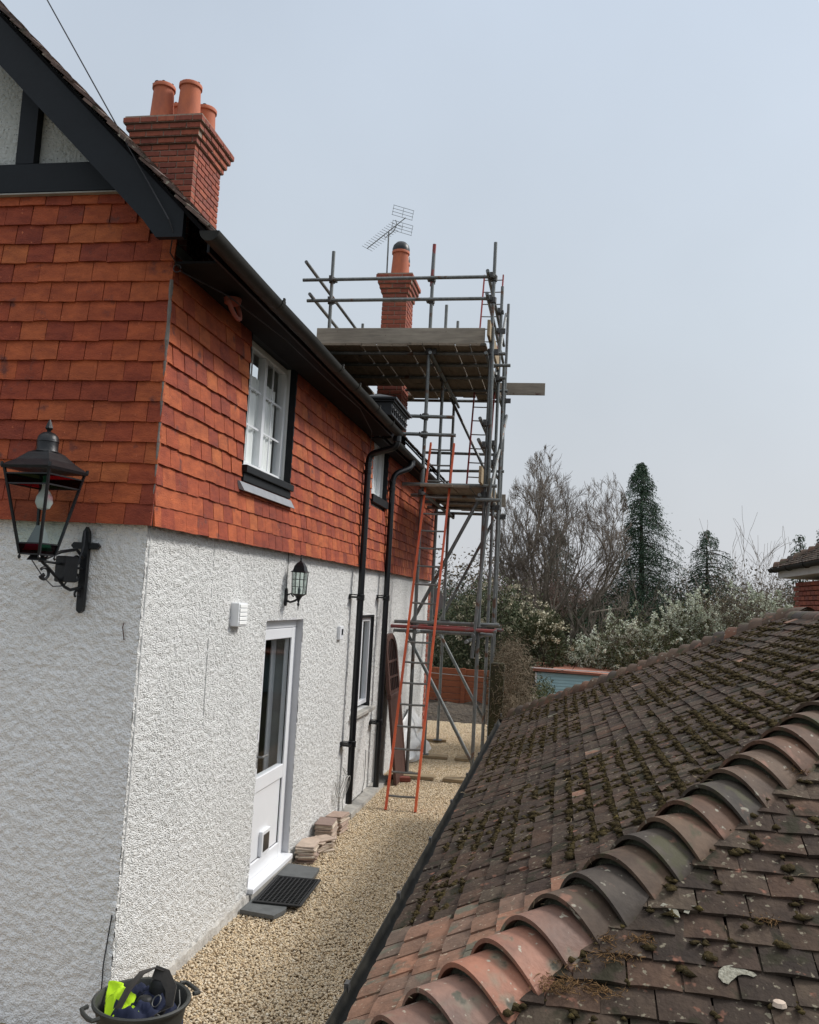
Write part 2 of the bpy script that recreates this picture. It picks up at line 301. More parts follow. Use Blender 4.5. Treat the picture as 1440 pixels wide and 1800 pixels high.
def obj(name, g, m, parent=None, label=None, kind=None, sm=False, loc=None):
    me = g.mesh(name)
    if sm: smooth(me)
    if parent is not None and loc is None and parent.get('_abs', 0):      # geometry given in world coordinates
        me.transform(Matrix.Translation(-parent.matrix_world.translation))
    return link(name, me, m, parent, label, kind, loc)
def tag(o, label, cat, group=None):
    o['label'] = label; o['category'] = cat
    if group: o['group'] = group
    return o
def thing(name, label, cat, loc=(0, 0, 0), group=None, rz=0.0):
    o = bpy.data.objects.new(name, None); COL.objects.link(o); o.empty_display_size = 0.1
    o.location = loc; o.rotation_euler = (0, 0, rz); o.matrix_world = Matrix.Translation(loc) @ Matrix.Rotation(rz, 4, 'Z')
    return tag(o, label, cat, group)
def W(parent, g):            # world-coordinate geometry moved to a parent placed (unrotated) at its base
    l = parent.location; g.v = [(a - l.x, b - l.y, c - l.z) for a, b, c in g.v]; return g
def npmesh(name, V, F, rnd=None, sm=False):
    """V (n,3), F (m,k) all faces with k corners"""
    me = bpy.data.meshes.new(name); V = np.asarray(V, np.float32); F = np.asarray(F, np.int32); k = F.shape[1]
    me.vertices.add(len(V)); me.vertices.foreach_set('co', V.ravel())
    me.loops.add(F.size); me.loops.foreach_set('vertex_index', F.ravel())
    me.polygons.add(len(F)); me.polygons.foreach_set('loop_start', np.arange(0, F.size, k, dtype=np.int32))
    me.polygons.foreach_set('use_smooth', np.full(len(F), sm, bool))
    me.update(calc_edges=True)
    if rnd is not None:
        a = me.attributes.new('rnd', 'FLOAT', 'FACE'); a.data.foreach_set('value', np.asarray(rnd, np.float32))
    return me
def px(p):
    v = np.asarray(p, float) - CAM; z = v @ CF
    return 720 + 1550 * (v @ CR) / z, 900 - 1550 * (v @ CU) / z, z
_VT = {}
def vnoise(A, B, cell, seed):
    """value noise on coordinate arrays A,B"""
    N = 1024
    if seed not in _VT: _VT[seed] = np.random.default_rng(seed).random((N, N))
    T = _VT[seed]
    a = A / cell; b = B / cell; ia = np.floor(a).astype(int); ib = np.floor(b).astype(int); fa = a - ia; fb = b - ib
    fa = fa * fa * (3 - 2 * fa); fb = fb * fb * (3 - 2 * fb)
    q = lambda i, j: T[i % N, j % N]
    return (q(ia, ib) * (1 - fa) * (1 - fb) + q(ia + 1, ib) * fa * (1 - fb) + q(ia, ib + 1) * (1 - fa) * fb + q(ia + 1, ib + 1) * fa * fb)

GZ = -0.10      # level of the gravel

# ------------------------------------------------------------------ ground
def ground():
    g = G(); g.add([(-400, -60, GZ - 0.06), (400, -60, GZ - 0.06), (400, 900, GZ - 0.06), (-400, 900, GZ - 0.06)], [(0, 1, 2, 3)])
    obj('ground', g, 'garden_ground', kind='structure')
    g = G(); g.add([(-3, -7, GZ - 0.02), (1.9, -7, GZ - 0.02), (1.9, 12.9, GZ - 0.02), (-3, 12.9, GZ - 0.02)], [(0, 1, 2, 3)])
    obj('gravel_path', g, 'gravel_base', kind='structure')
    # soil bank beyond the gravel
    n = 60; X, Y = np.meshgrid(np.linspace(-5, 3.5, n), np.linspace(12.75, 17.5, n))
    Z = GZ - 0.05 + 0.16 * np.clip((Y - 12.75) / 0.8, 0, 1) + 0.10 * (vnoise(X + 9, Y, 0.35, 3) - 0.5) + 0.06 * (vnoise(X + 9, Y, 0.12, 4) - 0.5)
    idx = np.arange(n * n).reshape(n, n); F = np.stack([idx[:-1, :-1], idx[:-1, 1:], idx[1:, 1:], idx[1:, :-1]], -1).reshape(-1, 4)
    link('soil_bed', npmesh('soil_bed', np.stack([X, Y, Z], -1).reshape(-1, 3), F, sm=True), 'soil', kind='structure')
ground()
def gravel():
    # thousands of pebbles as one countless stuff object: geometry nodes scatter over the path
    me = bpy.data.meshes.new('gravel'); xs = 0
    V = [(-1.9, -1.9, GZ - 0.012), (1.75, -1.9, GZ - 0.012), (1.75, 12.85, GZ - 0.012), (-1.9, 12.85, GZ - 0.012)]
    V = [(0.0, -0.6, GZ - 0.012), (1.75, -0.6, GZ - 0.012), (1.75, 12.85, GZ - 0.012), (0.0, 12.85, GZ - 0.012),
         (-1.3, -1.2, GZ - 0.012), (1.75, -1.2, GZ - 0.012), (-1.3, -0.6, GZ - 0.012), (-1.6, 10.6, GZ - 0.012), (0.0, 10.6, GZ - 0.012), (-1.6, 12.85, GZ - 0.012), (0, 12.85, GZ - 0.012)]
    me.from_pydata(V, [], [(0, 1, 2, 3), (4, 5, 1, 6), (7, 8, 10, 9)]); me.update()
    o = link('gravel', me, 'gravel_stone', kind='stuff')
    t = bpy.data.node_groups.new('pebbles', 'GeometryNodeTree')
    t.interface.new_socket('Geometry', in_out='INPUT', socket_type='NodeSocketGeometry'); t.interface.new_socket('Geometry', in_out='OUTPUT', socket_type='NodeSocketGeometry')
    N = t.nodes; L = t.links; gi = N.new('NodeGroupInput'); go = N.new('NodeGroupOutput')
    d = N.new('GeometryNodeDistributePointsOnFaces'); d.inputs['Density'].default_value = 8200; L.new(gi.outputs[0], d.inputs['Mesh'])
    ico = N.new('GeometryNodeMeshIcoSphere'); ico.inputs['Radius'].default_value = 1.0; ico.inputs['Subdivisions'].default_value = 2
    sm_ = N.new('GeometryNodeSetShadeSmooth'); L.new(ico.outputs[0], sm_.inputs['Geometry'])
    stm = N.new('GeometryNodeSetMaterial'); stm.inputs['Material'].default_value = MATS['gravel_stone']; L.new(sm_.outputs[0], stm.inputs[0])
    rv = N.new('FunctionNodeRandomValue'); rv.data_type = 'FLOAT_VECTOR'; rv.inputs[0].default_value = (0.0045, 0.0038, 0.003); rv.inputs[1].default_value = (0.0115, 0.0084, 0.0062)
    rr = N.new('FunctionNodeRandomValue'); rr.data_type = 'FLOAT_VECTOR'; rr.inputs[0].default_value = (-0.5, -0.5, 0); rr.inputs[1].default_value = (0.5, 0.5, 6.28)
    try: rr.inputs['Seed'].default_value = 5
    except Exception: pass
    ip = N.new('GeometryNodeInstanceOnPoints'); L.new(d.outputs['Points'], ip.inputs['Points']); L.new(stm.outputs[0], ip.inputs['Instance'])
    er = N.new('FunctionNodeEulerToRotation'); L.new(rr.outputs[0], er.inputs[0]); L.new(er.outputs[0], ip.inputs['Rotation']); L.new(rv.outputs[0], ip.inputs['Scale'])
    # heights vary a little so stones lie on one another
    sp = N.new('GeometryNodeSetPosition'); r3 = N.new('FunctionNodeRandomValue'); r3.data_type = 'FLOAT_VECTOR'; r3.inputs[0].default_value = (0, 0, -0.004); r3.inputs[1].default_value = (0, 0, 0.012)
    L.new(d.outputs['Points'], sp.inputs['Geometry']); L.new(r3.outputs[0], sp.inputs['Offset']); L.new(sp.outputs[0], ip.inputs['Points'])
    L.new(ip.outputs[0], go.inputs[0])
    md = o.modifiers.new('pebbles', 'NODES'); md.node_group = t
gravel()

# ------------------------------------------------------------------ house
house = thing('house', 'white roughcast house with orange hanging tiles, black eaves and brick chimneys', 'house', (0, 0, 0))
Y1 = 10.42
DOOR = (2.09, 3.09, GZ, 2.01); LOWW = (5.15, 6.08, 0.93, 2.02)
WIN1 = (1.24, 2.30, 3.10, 4.06); WIN2 = (5.35, 6.20, 3.42, 4.10)

def rough_sheet(a0, a1, z0, z1, step, holes, seed, amp=0.0080):
    na = int((a1 - a0) / step) + 1; nz = int((z1 - z0) / step) + 1
    A, Z = np.meshgrid(np.linspace(a0, a1, na), np.linspace(z0, z1, nz))
    U_, V_ = 50 + A * 0.83 + Z * 0.56, 50 - A * 0.56 + Z * 0.83; U2, V2 = 50 + A * 0.42 - Z * 0.91, 50 + A * 0.91 + Z * 0.42
    h = 0.5 * vnoise(U_, V_, 0.025, seed) + 0.5 * vnoise(U2, V2, 0.0155, seed + 1) 
    h = np.clip((h - 0.30) / 0.42, 0, 1) ** 0.9 * amp + 0.007 * (vnoise(A + 50, Z + 50, 0.6, seed + 2) - 0.5)
    idx = np.arange(na * nz).reshape(nz, na); F = np.stack([idx[:-1, :-1], idx[:-1, 1:], idx[1:, 1:], idx[1:, :-1]], -1).reshape(-1, 4)
    ca = (A[:-1, :-1] + step / 2).ravel(); cz = (Z[:-1, :-1] + step / 2).ravel(); keep = np.ones(len(F), bool)
    for (h0, h1, g0, g1) in holes: keep &= ~((ca > h0) & (ca < h1) & (cz > g0) & (cz < g1))
    return A, Z, h, F[keep]
A, Z, h, F = rough_sheet(0, 5.0, GZ - 0.03, 2.62, 0.0072, [DOOR], 11)
V = np.stack([h, A, Z], -1).reshape(-1, 3); link('rendered_wall', npmesh('rendered_wall', V, F, sm=True), 'render_white', house)
A, Z, h, F = rough_sheet(5.0, Y1, GZ - 0.03, 2.62, 0.0100, [LOWW], 11)
V = np.stack([h, A, Z], -1).reshape(-1, 3); link('rendered_wall', npmesh('rendered_wall', V, F, sm=True), 'render_white', house)
A, Z, h, F = rough_sheet(-1.9, 0.004, GZ - 0.03, 2.62, 0.0072, [], 31, amp=0.0090)
V = np.stack([A, -h, Z], -1).reshape(-1, 3); link('gable_wall', npmesh('gable_wall', V, F[:, ::-1], sm=True), 'render_grey', house)
# corner and movement beads
g = G(); g.tube([(0.004, 0.03, GZ), (0.005, 0.035, 2.6)], 0.004, 6); obj('corner_bead', g, 'plaster_trim', house)
g = G(); g.tube([(0.0045, 0.98, 1.35), (0.0045, 0.95, 2.6)], 0.003, 6); obj('corner_bead', g, 'plaster_trim', house)
# masonry core behind the render
g = G(); T = -0.28
def wall_panels(g, x0, x1, rects):
    for (a, b, c, d) in rects: g.box((x0, a, c), (x1, b, d))
wall_panels(g, T, -0.004, [(0.004, DOOR[0], GZ, 2.6), (DOOR[1], LOWW[0], GZ, 2.6), (LOWW[1], Y1, GZ, 2.6), (DOOR[0], DOOR[1], DOOR[3], 2.6), (LOWW[0], LOWW[1], GZ, LOWW[2]), (LOWW[0], LOWW[1], LOWW[3], 2.6),
            (0.004, WIN1[0], 2.604, 4.2), (WIN1[1], WIN2[0], 2.604, 4.2), (WIN2[1], Y1, 2.604, 4.2), (WIN1[0], WIN1[1], 2.604, WIN1[2]), (WIN1[0], WIN1[1], WIN1[3], 4.2), (WIN2[0], WIN2[1], 2.604, WIN2[2]), (WIN2[0], WIN2[1], WIN2[3], 4.2)])
g.box((-6.3, 0.006, GZ), (T - 0.002, 0.25, 4.2)); g.box((-6.3, Y1 - 0.25, GZ), (T - 0.002, Y1 - 0.002, 4.2)); g.box((-6.5, 0.006, GZ), (-6.304, Y1, 4.2))
obj('masonry', g, 'plaster_trim', house)
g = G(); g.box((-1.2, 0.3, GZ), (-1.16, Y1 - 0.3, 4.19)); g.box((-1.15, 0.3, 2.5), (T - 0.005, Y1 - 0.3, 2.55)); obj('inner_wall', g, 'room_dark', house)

# ---- hanging tiles
def tile_mesh(w_, hgt, th, lift, seed, camber=0.0015):
    """origin at bottom middle; X along, -Y outward, Z up; bottom edge stands out by lift"""
    r = random.Random(seed); g = G(); n = 3; fr = []; bk = []
    for zi, zz in enumerate((0.0, hgt)):
        for i in range(n + 1):
            u = i / n - 0.5; ou = lift * (1 - zz / hgt) + camber * (1 - 4 * u * u)
            zj = zz + (r.uniform(-0.0018, 0.0018) if zi == 0 else 0)
            fr.append((u * w_, -(ou + th) + r.uniform(-0.0006, 0.0006), zj)); bk.append((u * w_, -ou, zj))
    g.v = fr + bk; k = 2 * (n + 1)
    for i in range(n):
        a = i; b = i + 1; c = n + 1 + i + 1; d = n + 1 + i
        g.f.append((a, b, c, d)); g.f.append((a, k + a, k + b, b)); g.f.append((d, c, k + c, k + d))
    g.f.append((0, n + 1, k + n + 1, k)); g.f.append((n, k + n, k + 2 * n + 1, 2 * n + 1))
    g.rnd = [r.random()] * len(g.f)
    return g
GA = 0.1145; TW = 0.165
wt_var = []
for s in range(14):
    me = tile_mesh(TW - 0.0035 - 0.002 * random.random(), 0.165, 0.0125, 0.020, s).mesh('wall_tile'); me.materials.append(MATS['wall_tile_clay']); wt_var.append(me)
tiles = []   # (position, rotation matrix, variant, length scale, face)
def course_edges(a0, a1, off):
    e = [a0]; x = a0 + (TW * (0.5 if off else 1.0))
    while x < a1 - 0.05: e.append(x + random.uniform(-0.003, 0.003)); x += TW
    e.append(a1); return e
ROOFM = 0.98          # roof slope, rise over run
def roofz(x): return 4.055 + (0.40 - x) * ROOFM
k = 0
while True:
    z = 2.555 + k * GA
    if z > 4.40: break
    bell = (0.013, 0.005, 0.001)[k] if k < 3 else 0
    # gable: from the corner leftwards
    ed = course_edges(-0.055, 2.1, k % 2)
    for a, b in zip(ed[:-1], ed[1:]):
        xm = -(a + b) / 2
        if z + 0.19 > roofz(-a) - 0.06: continue
        tiles.append(('g', (xm, -0.024 - bell, z), b - a, xm))
    if z < 4.02:
        ed = course_edges(-0.05, Y1 + 0.03, (k + 1) % 2)
        # break the courses at the windows
        for (h0, h1, g0, g1) in (WIN1, WIN2):
            if z + GA > g0 - 0.08 and z < g1:
                ed = [q for q in ed if q < h0 - 0.055 or q > h1 + 0.055] + [h0 - 0.004, h1 + 0.004]; ed.sort()
        for a, b in zip(ed[:-1], ed[1:]):
            mid = (a + b) / 2
            if any(z + GA > g0 - 0.08 and z < g1 and h0 - 0.01 < mid < h1 + 0.01 for (h0, h1, g0, g1) in (WIN1, WIN2)): continue
            tiles.append(('s', (0.024 + bell, mid, z), b - a, mid))
    k += 1
def place(t):
    face, p, wd, _ = t
    Rz = Matrix.Rotation(R(90) if face == 's' else 0, 4, 'Z')
    j = Matrix.Rotation(R(random.gauss(0, 0.55)), 4, 'Y')
    yaw = Matrix.Rotation(R(random.gauss(0, 0.7)), 4, 'Z')
    pos = Vector(p) + Vector((0, 0, random.gauss(0, 0.002)))
    return Matrix.Translation(pos) @ Rz @ yaw @ j @ Matrix.Diagonal((min(wd / TW, 1.25), 1, 1, 1))
def score(t):
    x, y, z = px(t[1]); n = np.array([0, -1, 0]) if t[0] == 'g' else np.array([1, 0, 0])
    v = CAM - np.array(t[1]); d = np.linalg.norm(v); inn = -30 < x < 1480 and -40 < y < 1840
    return (v @ n) / d ** 3 * (1 if inn else 0.001)
tiles.sort(key=score, reverse=True)
def join_variants(name, items, variants, m, parent):
    """items: list of (matrix); one mesh of many pieces"""
    VV = []; FF = []; RR = []; off = 0
    pre = [(np.array([v.co[:] for v in me.vertices]), np.array([list(p.vertices) for p in me.polygons])) for me in variants]
    for i, M in enumerate(items):
        v, f = pre[i % len(pre)]; A_ = np.array(M)
        VV.append(v @ A_[:3, :3].T + A_[:3, 3]); FF.append(f + off); off += len(v); RR.append(np.full(len(f), rng.random()))
    me = npmesh(name, np.concatenate(VV), np.concatenate(FF), np.concatenate(RR))
    return link(name, me, m, parent, kind='stuff')
for i, t in enumerate(tiles[:300]):
    o = link('wall_tile', wt_var[random.randrange(14)], None, house); o.matrix_local = place(t)
join_variants('wall_tiles', [place(t) for t in tiles[300:]], wt_var, 'wall_tile_clay', house)
# battens and membrane behind the tiles
g = G(); g.box((-2.4, -0.012, 2.60), (0.008, 0.0, 4.45)); obj('tile_backing', g, 'soffit_black', house)
# mortar line on the external angle of the tiling
g = G(); pts = [(0.046 + 0.004 * random.random(), -0.046 - 0.004 * random.random(), 2.56 + i * 0.05725) for i in range(25)]
g.tube(pts, [0.004 + 0.005 * random.random() + 0.004 * (i > 17) for i in range(25)], 6); obj('angle_mortar', g, 'slate_grey', house)

# ---- gable: timber frame and panels above the tiling
g = G(); zt = 4.455
def gable_poly(z0, xl=-5.0):  # polygon under the roof slope on the gable
    xr = 0.32 - (z0 - 4.15) / ROOFM
    return xr
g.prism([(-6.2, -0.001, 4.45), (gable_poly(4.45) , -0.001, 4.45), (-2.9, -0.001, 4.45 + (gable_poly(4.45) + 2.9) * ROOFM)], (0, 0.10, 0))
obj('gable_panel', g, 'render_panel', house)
g = G(); g.bbox((-6.2, -0.075, 4.455), (-0.27, -0.004, 4.635), 0.006); obj('tie_beam', g, 'paint_black', house)
g = G(); g.bbox((-0.985, -0.060, 4.638), (-0.87, -0.004, 5.32), 0.005); obj('timber_post', g, 'paint_black', house)
g = G(); g.bbox((-2.05, -0.060, 4.638), (-1.93, -0.004, 6.2), 0.005); obj('timber_post', g, 'paint_black', house)
g = G(); g.box((-6.2, -0.082, 4.444), (-0.3, -0.004, 4.452)); obj('lead_drip', g, 'concrete', house)
# bargeboard: sloping board with its foot cut square
g = G(); yb0, yb1 = -0.30, -0.262
def bt(x): return roofz(x) - 0.03
dv = 0.265
g.prism([(0.21, yb0, bt(0.21)), (0.21, yb0, 4.075), (0.06, yb0, 4.075), (-0.02, yb0, bt(-0.02) - dv), (-3.4, yb0, bt(-3.4) - dv), (-3.4, yb0, bt(-3.4))][::-1], (0, yb1 - yb0, 0))
obj('bargeboard', g, 'paint_black', house)
g = G(); g.prism([(-0.02, -0.258, bt(-0.02) - 0.12), (-3.4, -0.258, bt(-3.4) - 0.12), (-3.4, -0.258, bt(-3.4) - 0.06), (-0.02, -0.258, bt(-0.02) - 0.06)], (0, 0.25, 0)); obj('verge_soffit', g, 'soffit_black', house)
# ---- roof
g = G()
for (ya, yb, xe) in ((-0.29, 5.0, 0.36), (5.003, Y1 + 0.22, 0.24)):
    g.prism([(xe, ya, roofz(xe) - 0.035), (xe, ya, roofz(xe) - 0.005), (-3.3, ya, roofz(-3.3) - 0.005), (-3.3, ya, roofz(-3.3) - 0.035)], (0, yb - ya, 0))
g.prism([(-3.304, -0.29, roofz(-3.3) - 0.005), (-3.304, -0.29, roofz(-3.3) - 0.035), (-6.9, -0.29, roofz(-3.3) - 3.6 * ROOFM), ], (0, Y1 + 0.5, 0))
roof = obj('roof', g, 'soffit_black', house)
ang = math.atan(ROOFM)
rt_var = []
for s in range(10):
    me = tile_mesh(TW - 0.003, 0.17, 0.015, 0.017, 100 + s, camber=0.005).mesh('roof_tile'); me.materials.append(MATS['roof_tile_verge']); rt_var.append(me)
# local frame of the roof slope: X along +Y world ; Z up the slope ; -Y outward normal
def slope_frame(ex, ez, en):
    M = Matrix.Identity(4)
    for i in range(3): M[i][0] = ex[i]; M[i][1] = -en[i]; M[i][2] = ez[i]
    return M
SF = slope_frame(Vector((0, 1, 0)), Vector((-math.cos(ang), 0, math.sin(ang))), Vector((math.sin(ang), 0, math.cos(ang))))
rest = []
for k in range(50):
    s = -0.05 + k * 0.1
    xx = 0.40 - s * math.cos(ang); zz = roofz(0.40) + s * math.sin(ang)
    ed = [-0.345 - random.uniform(0, 0.02)]; y = -0.335 + (TW if k % 2 else TW * 0.5)
    while y < Y1 + 0.2: ed.append(y); y += TW
    for i, (a, b) in enumerate(zip(ed[:-1], ed[1:])):
        if (a + b) / 2 > 5 and k < 2: continue
        M = Matrix.Translation(Vector((xx, (a + b) / 2, zz)) + Vector((math.sin(ang), 0, math.cos(ang))) * random.uniform(-0.002, 0.006)) @ SF @ Matrix.Rotation(R(random.gauss(0, 1.0 if i < 2 else 0.6)), 4, 'Y') @ Matrix.Rotation(R(random.gauss(0, 2.0 if i < 2 else .6)), 4, 'Z') @ Matrix.Diagonal(((b - a) / TW, 1, 1, 1))
        if i < 2 and k < 28:
            o = link('roof_tile', rt_var[random.randrange(10)], None, roof); o.matrix_local = M
        elif i < 3 or k % 1 == 0:
            rest.append(M)
join_variants('roof_tiles', rest, rt_var, 'roof_tile_old', roof)
# ---- eaves: soffit, fascia, gutters
g = G(); g.box((0.062, -0.06, 4.022), (0.333, 4.98, 4.036)); g.box((0.062, 5.0, 4.005), (0.213, Y1 + 0.1, 4.02)); obj('soffit', g, 'soffit_black', house)
g = G(); g.box((0.335, -0.255, 4.005), (0.35, 4.99, 4.085)); g.box((0.215, 4.995, 3.99), (0.23, Y1 + 0.12, 4.13)); obj('fascia', g, 'paint_black', house)
def gutter(xc, zc, y0, y1, r, name, parent, m='gutter_black', droop=0.0):
    g = G(); n = 10; L_ = 24; vs = []; ring = []
    for j in range(L_ + 1):
        y = y0 + (y1 - y0) * j / L_; dz = -droop * math.sin(math.pi * ((j / L_ * 3) % 1)) 
        row = [(xc + r * math.cos(math.pi + math.pi * i / n), y, zc + dz + r * math.sin(math.pi + math.pi * i / n)) for i in range(n + 1)]
        row += [(xc + (r - 0.005) * math.cos(math.pi + math.pi * i / n), y, zc + dz + (r - 0.005) * math.sin(math.pi + math.pi * i / n)) for i in range(n, -1, -1)]
        vs += row
    m_ = 2 * (n + 1); fs = []
    for j in range(L_):
        for i in range(m_): fs.append((j * m_ + i, j * m_ + (i + 1) % m_, (j + 1) * m_ + (i + 1) % m_, (j + 1) * m_ + i))
    g.add(vs, fs)
    for y in (y0, y1 - 0.004): g.prism([(xc + r * math.cos(math.pi + math.pi * i / n), y, zc + r * math.sin(math.pi + math.pi * i / n)) for i in range(n + 1)], (0, 0.004, 0))
    return obj(name, g, m, parent, sm=True)
gut = gutter(0.415, 4.052, -0.42, 4.93, 0.054, 'gutter', house, droop=0.006)
gut2 = gutter(0.285, 4.045, 4.98, Y1 + 0.2, 0.050, 'gutter', house)
for y in (0.62, 2.15, 2.75, 3.6, 4.3):
    g = G(); 
    for i in range(11): pass
    a = [(0.415 + 0.061 * math.cos(t), y, 4.052 + 0.061 * math.sin(t)) for t in np.linspace(math.pi, 2 * math.pi, 12)]
    b = [(0.415 + 0.053 * math.cos(t), y, 4.052 + 0.053 * math.sin(t)) for t in np.linspace(2 * math.pi, math.pi, 12)]
    n_ = 12
    g.add([*a, *b, *[(p[0], p[1] + 0.05, p[2]) for p in a + b]], [(i, i + 1, i + 25, i + 24) for i in range(23)] + [(i, 23 - i, 22 - i, i + 1) for i in range(11)] + [(i + 24, i + 25, 46 - i, 47 - i) for i in range(11)])
    g.box((0.466, y + 0.015, 4.052), (0.478, y + 0.035, 4.069)); obj('gutter_bracket', g, 'gutter_black', gut)
# cable clipped under the gutter
g = G(); g.tube([(0.10, -0.06, 3.98), (0.24, 0.3, 3.965), (0.30, 1.2, 3.98), (0.32, 2.4, 3.965), (0.33, 3.4, 3.98), (0.25, 4.3, 3.94), (0.12, 4.85, 3.9), (0.08, 4.86, 3.3), (0.075, 4.84, 2.58), (0.05, 4.55, 2.54)], 0.004, 6); obj('cable', g, 'cable_dark', house)
# nest-like bowl and hook under the eaves
g = G(); 
def torus(g, c, ax1, ax2, r, t, a0=0, a1=2 * math.pi, n=20):
    g.tube([Vector(c) + Vector(ax1) * (r * math.cos(a)) + Vector(ax2) * (r * math.sin(a)) for a in np.linspace(a0, a1, n)], t, 8)
torus(g, (0.22, 0.45, 3.955), (0, 1, 0), (-0.35, 0, 0.94), 0.085, 0.014, R(-200), R(75)); g.lathe([(0.055, 0), (0.05, -0.03), (0.02, -0.045)], (0.21, 0.45, 4.0), 12)
tag(obj('nest_cup', g, 'brick_clay', sm=True), 'small round clay nest cup fixed under the black eaves near the corner', 'nest cup')
# rainwater box at the gutter end
hb = thing('rainwater_box', 'ornate black cast box standing on the end of the long gutter', 'rainwater box', (0.36, 4.5, 4.075))
g = G(); g.box((-0.15, -0.42, 0.0), (0.13, 0.42, 0.13)); obj('body', g, 'iron_black', hb)
g = G()
g.box((-0.17, -0.45, 0.132), (0.16, 0.45, 0.15)); g.box((-0.19, -0.48, 0.152), (0.185, 0.48, 0.172)); g.prism([(-0.17, -0.46, 0.174), (0.165, -0.46, 0.174), (0.0, -0.40, 0.215), (-0.04, -0.40, 0.215)], (0, 0.9, 0)); obj('cornice', g, 'iron_black', hb)
g = G()
for j in range(7):
    yy = -0.36 + j * 0.12; torus(g, (0.135, yy, 0.065), (0, 1, 0), (0, 0, 1), 0.032, 0.007, 0, R(300), 10)
    g.lathe([(0.003, -0.01), (0.011, 0), (0.003, 0.01)], (0.14, yy + 0.06, 0.065), 6)
g.box((0.132, -0.42, 0.0), (0.14, 0.42, 0.012)); g.box((0.132, -0.42, 0.118), (0.14, 0.42, 0.13)); obj('scroll_work', g, 'iron_black', hb, kind='stuff')

# ---- downpipes
def downpipe(y, top_pts, zb, zbr, xw=0.10):
    g = G(); pts = top_pts + [(xw, y, 3.72), (xw, y, zb)]
    # round the bends
    P = [Vector(pts[0])]
    for i in range(1, len(pts) - 1):
        a, b, c = Vector(pts[i - 1]), Vector(pts[i]), Vector(pts[i + 1]); rr = 0.06
        p = b + (a - b).normalized() * min(rr, (a - b).length / 2); q = b + (c - b).normalized() * min(rr, (c - b).length / 2)
        for t in (0, .25, .5, .75, 1): P.append(p * (1 - t) ** 2 + b * 2 * t * (1 - t) + q * t * t)
    P.append(Vector(pts[-1])); g.tube(P, 0.036, 14)
    o = obj('downpipe', g, 'gloss_black', house, sm=True)
    for zc_ in (3.68, 3.60): 
        g = G(); g.lathe([(0.037, -0.02), (0.043, -0.018), (0.043, 0.018), (0.037, 0.02)], (xw, y, zc_), 14); obj('pipe_collar', g, 'gloss_black', o)
    g = G(); p0 = Vector(top_pts[0]); g.lathe([(0.037, -0.07), (0.046, -0.06), (0.046, 0.0), (0.036, 0.01)], (p0.x, p0.y, p0.z), 14); obj('pipe_collar', g, 'gloss_black', o)
    for zc_ in zbr:
        g = G(); g.lathe([(0.037, -0.035), (0.044, -0.03), (0.044, 0.03), (0.037, 0.035)], (xw, y, zc_), 14)
        g.box((0.006, y - 0.15, zc_ - 0.008), (xw + 0.01, y - 0.032, zc_ + 0.012)); g.box((0.004, y - 0.155, zc_ - 0.02), (0.02, y - 0.10, zc_ + 0.02)); g.box((0.004, y - 0.15, zc_ + 0.022), (xw - 0.02, y - 0.03, zc_ + 0.034))
        obj('pipe_bracket', g, 'gloss_black', o)
downpipe(4.88, [(0.41, 4.86, 4.00), (0.41, 4.86, 3.88), (0.12, 4.88, 3.80)], 0.04, (2.22, 0.66))
downpipe(6.30, [(0.285, 6.55, 4.0), (0.285, 6.5, 3.9), (0.13, 6.32, 3.80)], -0.08, (2.23, 0.71))

# ---- windows
def window(name, y0, y1, z0, z1, xf, mullions, bars, parent=house, curtain=None, frame_m='upvc_white', ft=0.048, sill=None):
    wd = thing_part(name, parent)
    g = G(); xb = xf - 0.06
    g.bbox((xb, y0, z1 - ft), (xf, y1, z1), 0.004); g.bbox((xb, y0, z0), (xf, y1, z0 + ft), 0.004)
    g.bbox((xb, y0, z0 + ft), (xf, y0 + ft, z1 - ft), 0.003); g.bbox((xb, y1 - ft, z0 + ft), (xf, y1, z1 - ft), 0.003)
    for mpos in mullions: g.bbox((xb, mpos - 0.028, z0 + ft), (xf - 0.002, mpos + 0.028, z1 - ft), 0.004)
    obj('window_frame', g, frame_m, wd)
    g = G(); q_ = xf - 0.03; g.add([(q_, y0 + ft, z0 + ft), (q_, y1 - ft, z0 + ft), (q_, y1 - ft, z1 - ft), (q_, y0 + ft, z1 - ft)], [(0, 1, 2, 3)]); obj('pane', g, 'window_glass', wd)
    if bars:
        g = G(); cells = [y0 + ft] + list(mullions) + [y1 - ft]
        for a, b in zip(cells[:-1], cells[1:]):
            for i in range(1, bars[0]): yy = a + (b - a) * i / bars[0]; g.box((xf - 0.028, yy - 0.007, z0 + ft), (xf - 0.020, yy + 0.007, z1 - ft))
        for j in range(1, bars[1]): zz = z0 + ft + (z1 - z0 - 2 * ft) * j / bars[1]; g.box((xf - 0.0285, y0 + ft, zz - 0.007), (xf - 0.0195, y1 - ft, zz + 0.007))
        obj('glazing_bars', g, frame_m, wd)
    if curtain:
        c0, c1, cz0, cz1 = curtain; n = 60; vs = []
        for i in range(n + 1):
            yy = c0 + (c1 - c0) * i / n; xx = xf - 0.048 + 0.006 * math.sin(i * 0.95) + 0.002 * math.sin(i * 2.3)
            vs += [(xx, yy, cz0), (xx, yy, cz1)]
        g = G(); g.add(vs, [(2 * i, 2 * i + 2, 2 * i + 3, 2 * i + 1) for i in range(n)]); obj('curtain', g, 'curtain', wd, sm=True)
    return wd
def thing_part(name, parent):
    o = bpy.data.objects.new(name, None); COL.objects.link(o); o.parent = parent; o.empty_display_size = 0.05; return o
w1 = window('window', WIN1[0], WIN1[1], WIN1[2] + 0.01, WIN1[3] - 0.01, -0.03, [1.80], (2, 3), curtain=(1.29, 2.16, 3.1, 3.83))
